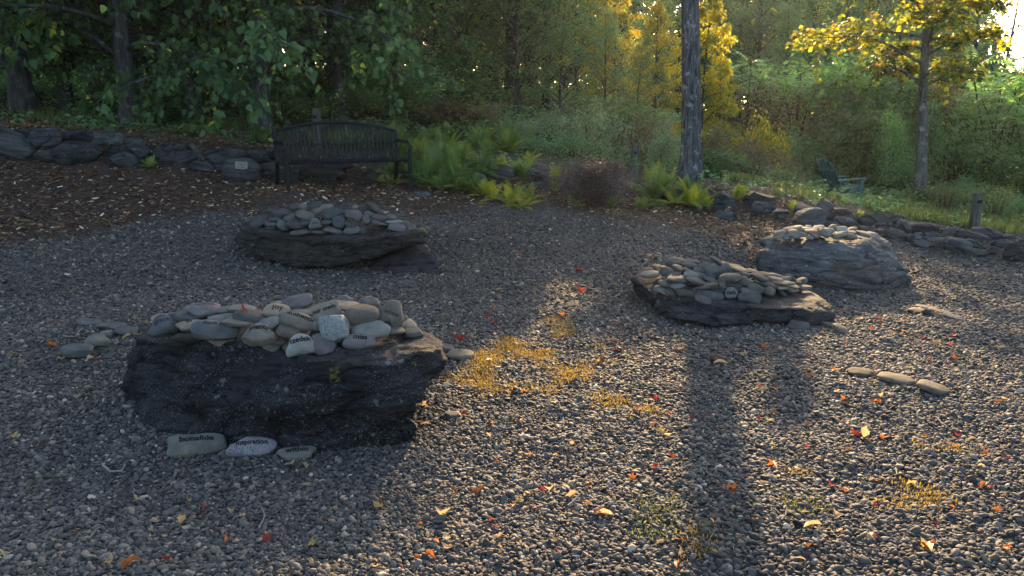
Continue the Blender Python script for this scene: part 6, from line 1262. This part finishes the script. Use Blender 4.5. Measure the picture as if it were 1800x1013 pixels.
def fleaf_at(px, py, c, wpx, j=None, label=None, z=None):
    q = G(px, py); D = depth_of(q); s = wpx * D / FPX; j = (int(r_.integers(0, 3)) if wpx < 18 else (2 if c in ('red', 'orange') else int(r_.integers(1, 3)))) if j is None else j
    o = obj('fallen_leaf', LM[c, j], None, (q.x, q.y, (gh(q.x, q.y) if z is None else z) + 0.016 + 0.1 * s), (r_.normal(0, 0.35), r_.normal(0, 0.35), r_.uniform(0, 6.28))); o.scale = (s, s, s)
    where = 'in the sunny gravel at the right' if px > 1330 else ('in the shaded gravel on the left' if px < 700 and py > 560 else ('among the gravel between the boulders' if py < 720 else 'in the gravel of the middle foreground'))
    tag(o, label or f'small {FLN[c]} fallen leaf lying {where}', 'leaf', f'{FLN[c]} fallen leaves {where}'); return o
FL = [(75, 790, 'brown', 17), (361, 897, 'red', 20), (318, 927, 'tan', 36), (297, 998, 'red', 22), (265, 940, 'tan', 22), (270, 925, 'tan', 24), (195, 1002, 'tan', 34), (232, 1006, 'orange', 40), (10, 985, 'tan', 24), (470, 950, 'red', 20), (400, 955, 'orange', 26), (548, 962, 'yellow', 18), (545, 995, 'tan', 22),
 (332, 890, 'yellow', 18), (243, 889, 'tan', 20), (424, 914, 'tan', 20), (510, 823, 'tan', 20), (535, 822, 'tan', 22), (25, 775, 'tan', 20), (668, 900, 'yellow', 32), (668, 888, 'brown', 22), (775, 914, 'tan', 36), (785, 910, 'brown', 22), (798, 866, 'brown', 24), (841, 874, 'brown', 34), (931, 876, 'tan', 30), (915, 886, 'yellow', 20), (900, 896, 'red', 14), (940, 898, 'red', 18),
 (952, 868, 'red', 14), (965, 868, 'tan', 22), (1004, 882, 'tan', 30), (1035, 863, 'brown', 24), (1035, 860, 'orange', 14), (1062, 914, 'tan', 34), (1047, 913, 'red', 14), (1150, 833, 'red', 22), (1118, 730, 'orange', 12), (932, 804, 'orange', 14), (976, 805, 'orange', 10), (1163, 776, 'yellow', 30), (1005, 790, 'tan', 24), (810, 738, 'red', 20), (825, 744, 'yellow', 16), (1176, 740, 'red', 14), (862, 919, 'red', 16), (872, 932, 'red', 14),
 (754, 984, 'orange', 28), (734, 988, 'orange', 14), (737, 930, 'orange', 12), (767, 962, 'orange', 12), (784, 977, 'tan', 28), (663, 1001, 'tan', 20), (707, 1005, 'red', 12), (875, 955, 'tan', 24), (980, 980, 'red', 14), (1190, 998, 'orange', 26), (1195, 980, 'tan', 20),
 (1359, 823, 'orange', 30, 2), (1285, 873, 'orange', 36), (1270, 870, 'red', 16), (1342, 863, 'tan', 20), (1364, 688, 'orange', 16), (1470, 695, 'orange', 14), (1540, 713, 'orange', 18), (1505, 764, 'red', 18), (1518, 770, 'tan', 40), (1549, 776, 'orange', 14), (1417, 789, 'red', 12), (1336, 740, 'red', 14), (1352, 743, 'yellow', 18), (1362, 727, 'orange', 12), (1404, 752, 'red', 12), (1419, 746, 'orange', 10), (1240, 776, 'brown', 18), (1250, 735, 'brown', 18), (1218, 741, 'red', 14),
 (1727, 866, 'orange', 22), (1739, 871, 'red', 14), (1768, 821, 'red', 16), (1728, 811, 'orange', 16), (1750, 910, 'orange', 16), (1672, 898, 'orange', 10), (1537, 895, 'red', 12), (1530, 953, 'tan', 28), (1538, 956, 'red', 14), (1628, 974, 'yellow', 46), (1625, 978, 'orange', 20), (1770, 972, 'orange', 22), (1420, 970, 'brown', 22), (1425, 934, 'tan', 40), (1468, 916, 'tan', 28), (1475, 942, 'tan', 14), (1602, 850, 'yellow', 24), (1444, 907, 'tan', 14), (1770, 978, 'tan', 18), (1645, 930, 'red', 12), (1765, 795, 'tan', 14),
 (1544, 572, 'red', 12), (1533, 586, 'red', 14), (1588, 571, 'orange', 10), (1676, 596, 'red', 14), (1676, 634, 'orange', 16), (1719, 679, 'orange', 10), (1463, 657, 'orange', 18), (1421, 666, 'red', 10), (1423, 633, 'red', 12), (1487, 607, 'red', 10), (1345, 612, 'orange', 14), (1478, 553, 'red', 10), (1508, 570, 'yellow', 14), (1590, 588, 'orange', 10), (1632, 634, 'red', 8), (1700, 560, 'orange', 8), (1643, 556, 'orange', 9), (1775, 590, 'orange', 10),
 (910, 450, 'orange', 12), (1020, 476, 'red', 18), (1020, 518, 'red', 26), (1097, 486, 'red', 10), (876, 512, 'tan', 14), (900, 425, 'red', 8), (870, 545, 'orange', 14), (860, 562, 'red', 14), (866, 573, 'red', 14), (990, 560, 'orange', 16), (810, 603, 'red', 34), (1000, 543, 'tan', 20), (1080, 620, 'red', 12), (1188, 634, 'red', 10), (1187, 619, 'red', 10), (1085, 575, 'red', 10), (1050, 640, 'orange', 12), (1275, 630, 'brown', 12), (1265, 640, 'tan', 26), (905, 397, 'red', 8), (1140, 455, 'tan', 14), (1150, 458, 'red', 8),
 (110, 627, 'yellow', 14), (108, 637, 'tan', 16), (95, 615, 'orange', 22), (130, 641, 'tan', 14), (222, 598, 'tan', 22), (132, 583, 'brown', 10), (146, 575, 'tan', 16), (114, 392, 'red', 8), (1320, 452, 'red', 16), (1330, 446, 'orange', 10)]
FL += [(float(r_.uniform(720, 1780)), float(r_.uniform(590, 1005)), ['tan', 'brown', 'tan', 'orange', 'brown', 'red'][i % 6], float(r_.uniform(8, 20))) for i in range(70)] + [(float(r_.uniform(60, 700)), float(r_.uniform(820, 1005)), ['tan', 'brown'][i % 2], float(r_.uniform(8, 18))) for i in range(18)]
UNI = {(318, 927): 'long curled tan leaf lying in the shaded bottom left gravel', (810, 603): 'red leaf cluster beside the slab right of the nearest boulder', (1359, 823): 'long orange leaf on the edge of the trunk shadow', (1628, 974): 'large pale yellow leaf near the bottom right corner', (754, 984): 'upright orange tan leaf at the bottom centre', (931, 876): 'curled pale leaf standing upright in the middle foreground',
       (668, 900): 'crumpled pale yellow leaf left of the middle foreground', (361, 897): 'dark red leaf in the shade below the bonafide stone', (1285, 873): 'long orange leaf on the green moss', (1020, 518): 'spread red leaf between the middle boulders', (1420, 970): 'dark brown leaf in the trunk shadow at the bottom', (1425, 934): 'long striped tan leaf beside the trunk shadow', (910, 450): 'single orange leaf on the blue gravel behind the boulders', (75, 790): 'dark reddish leaf alone in the left gravel', (110, 627): 'yellow leaf before the long oval stone on the left'}
for t in FL: fleaf_at(t[0], t[1], t[2], t[3] * 0.85, t[4] if len(t) > 4 else None, UNI.get((t[0], t[1])))
# the red leaf on the dark stone of the heap
ht = near_hit(434, 553, D1 + [])
o = obj('fallen_leaf', LM['red', 2]); o.scale = (0.05,) * 3; o.location = ht[0] + Vector((0, -0.06, 0.05)); o.rotation_euler = (0.9, 0.1, 1.3); tag(o, 'red leaf caught on a dark stone of the nearest heap', 'leaf')
# pale twigs and stalks
def twig(pts, rad, label, mat='twig_pale'):
    q = [G(*p) for p in pts]; q = [Vector((a.x, a.y, gh(a.x, a.y) + 0.022)) for a in q]; q[-1].z += 0.012
    V, Fq = tube([tuple(a) for a in q], [rad * G_ for G_ in np.linspace(1, 0.6, len(q))], 6); b0 = np.array(q[0]); o = obj('twig', mesh_np('twig', V - b0, Fq, M[mat]), None, tuple(b0)); return tag(o, label, 'twig', 'twigs on the gravel')
twig([(112, 600), (124, 602), (134, 601), (143, 591)], 0.004, 'bent white twig behind the long oval stone on the left')
twig([(182, 828), (195, 839), (215, 838), (222, 832)], 0.006, 'curved pale twig in the left foreground gravel')
twig([(455, 935), (463, 925), (466, 913), (461, 905)], 0.003, 'thin curved stalk below the speckled stone')
twig([(805, 808), (820, 806), (832, 797)], 0.004, 'pale curved twig right of the nearest boulder')
twig([(998, 900), (1008, 893), (1020, 887)], 0.005, 'short pale stick in the middle foreground')
twig([(1645, 740), (1655, 750), (1664, 758)], 0.004, 'thin pale forked stick in the sunny gravel')
twig([(1574, 827), (1576, 837), (1580, 842)], 0.004, 'small pale stick above the moss on the right')
twig([(178, 886), (205, 880), (228, 876)], 0.003, 'straight dark twig in the left shade', 'twig')
twig([(158, 961), (172, 944), (184, 945)], 0.003, 'bent thin twig near the bottom left', 'twig_pale')
twig([(1120, 678), (1140, 688), (1156, 694)], 0.004, 'thin tan stick between the moss and the trunk shadow')
twig([(190, 410), (215, 418), (262, 424)], 0.008, 'dark stick on the gravel by the mulch edge', 'twig')
twig([(1372, 930), (1380, 922), (1382, 910)], 0.004, 'thin upright looking stick beside the trunk shadow')
for i, (a, b, c) in enumerate([((1338, 442), (1352, 428), (1364, 418)), ((1342, 444), (1358, 432), (1366, 424))]): pass

# ------------------------------------------------------------------ haze over the clearing
bm = bmesh.new(); add_box(bm, (0, 20, 8.0), (860, 960, 25.0)); hz = bm_mesh('haze', bm, None)
mh = bpy.data.materials.new('haze'); mh.use_nodes = True; nn = mh.node_tree.nodes; nn.remove(nn['Principled BSDF']); pv = nn.new('ShaderNodeVolumePrincipled')
pv.inputs['Color'].default_value = (0.82, 0.92, 0.98, 1); pv.inputs['Density'].default_value = 0.00033; pv.inputs['Anisotropy'].default_value = 0.6
mh.node_tree.links.new(pv.outputs[0], nn['Material Output'].inputs['Volume']); hz.materials.append(mh)
HAZE = True
if HAZE: tag(obj('haze', hz), None, None, None, 'stuff')
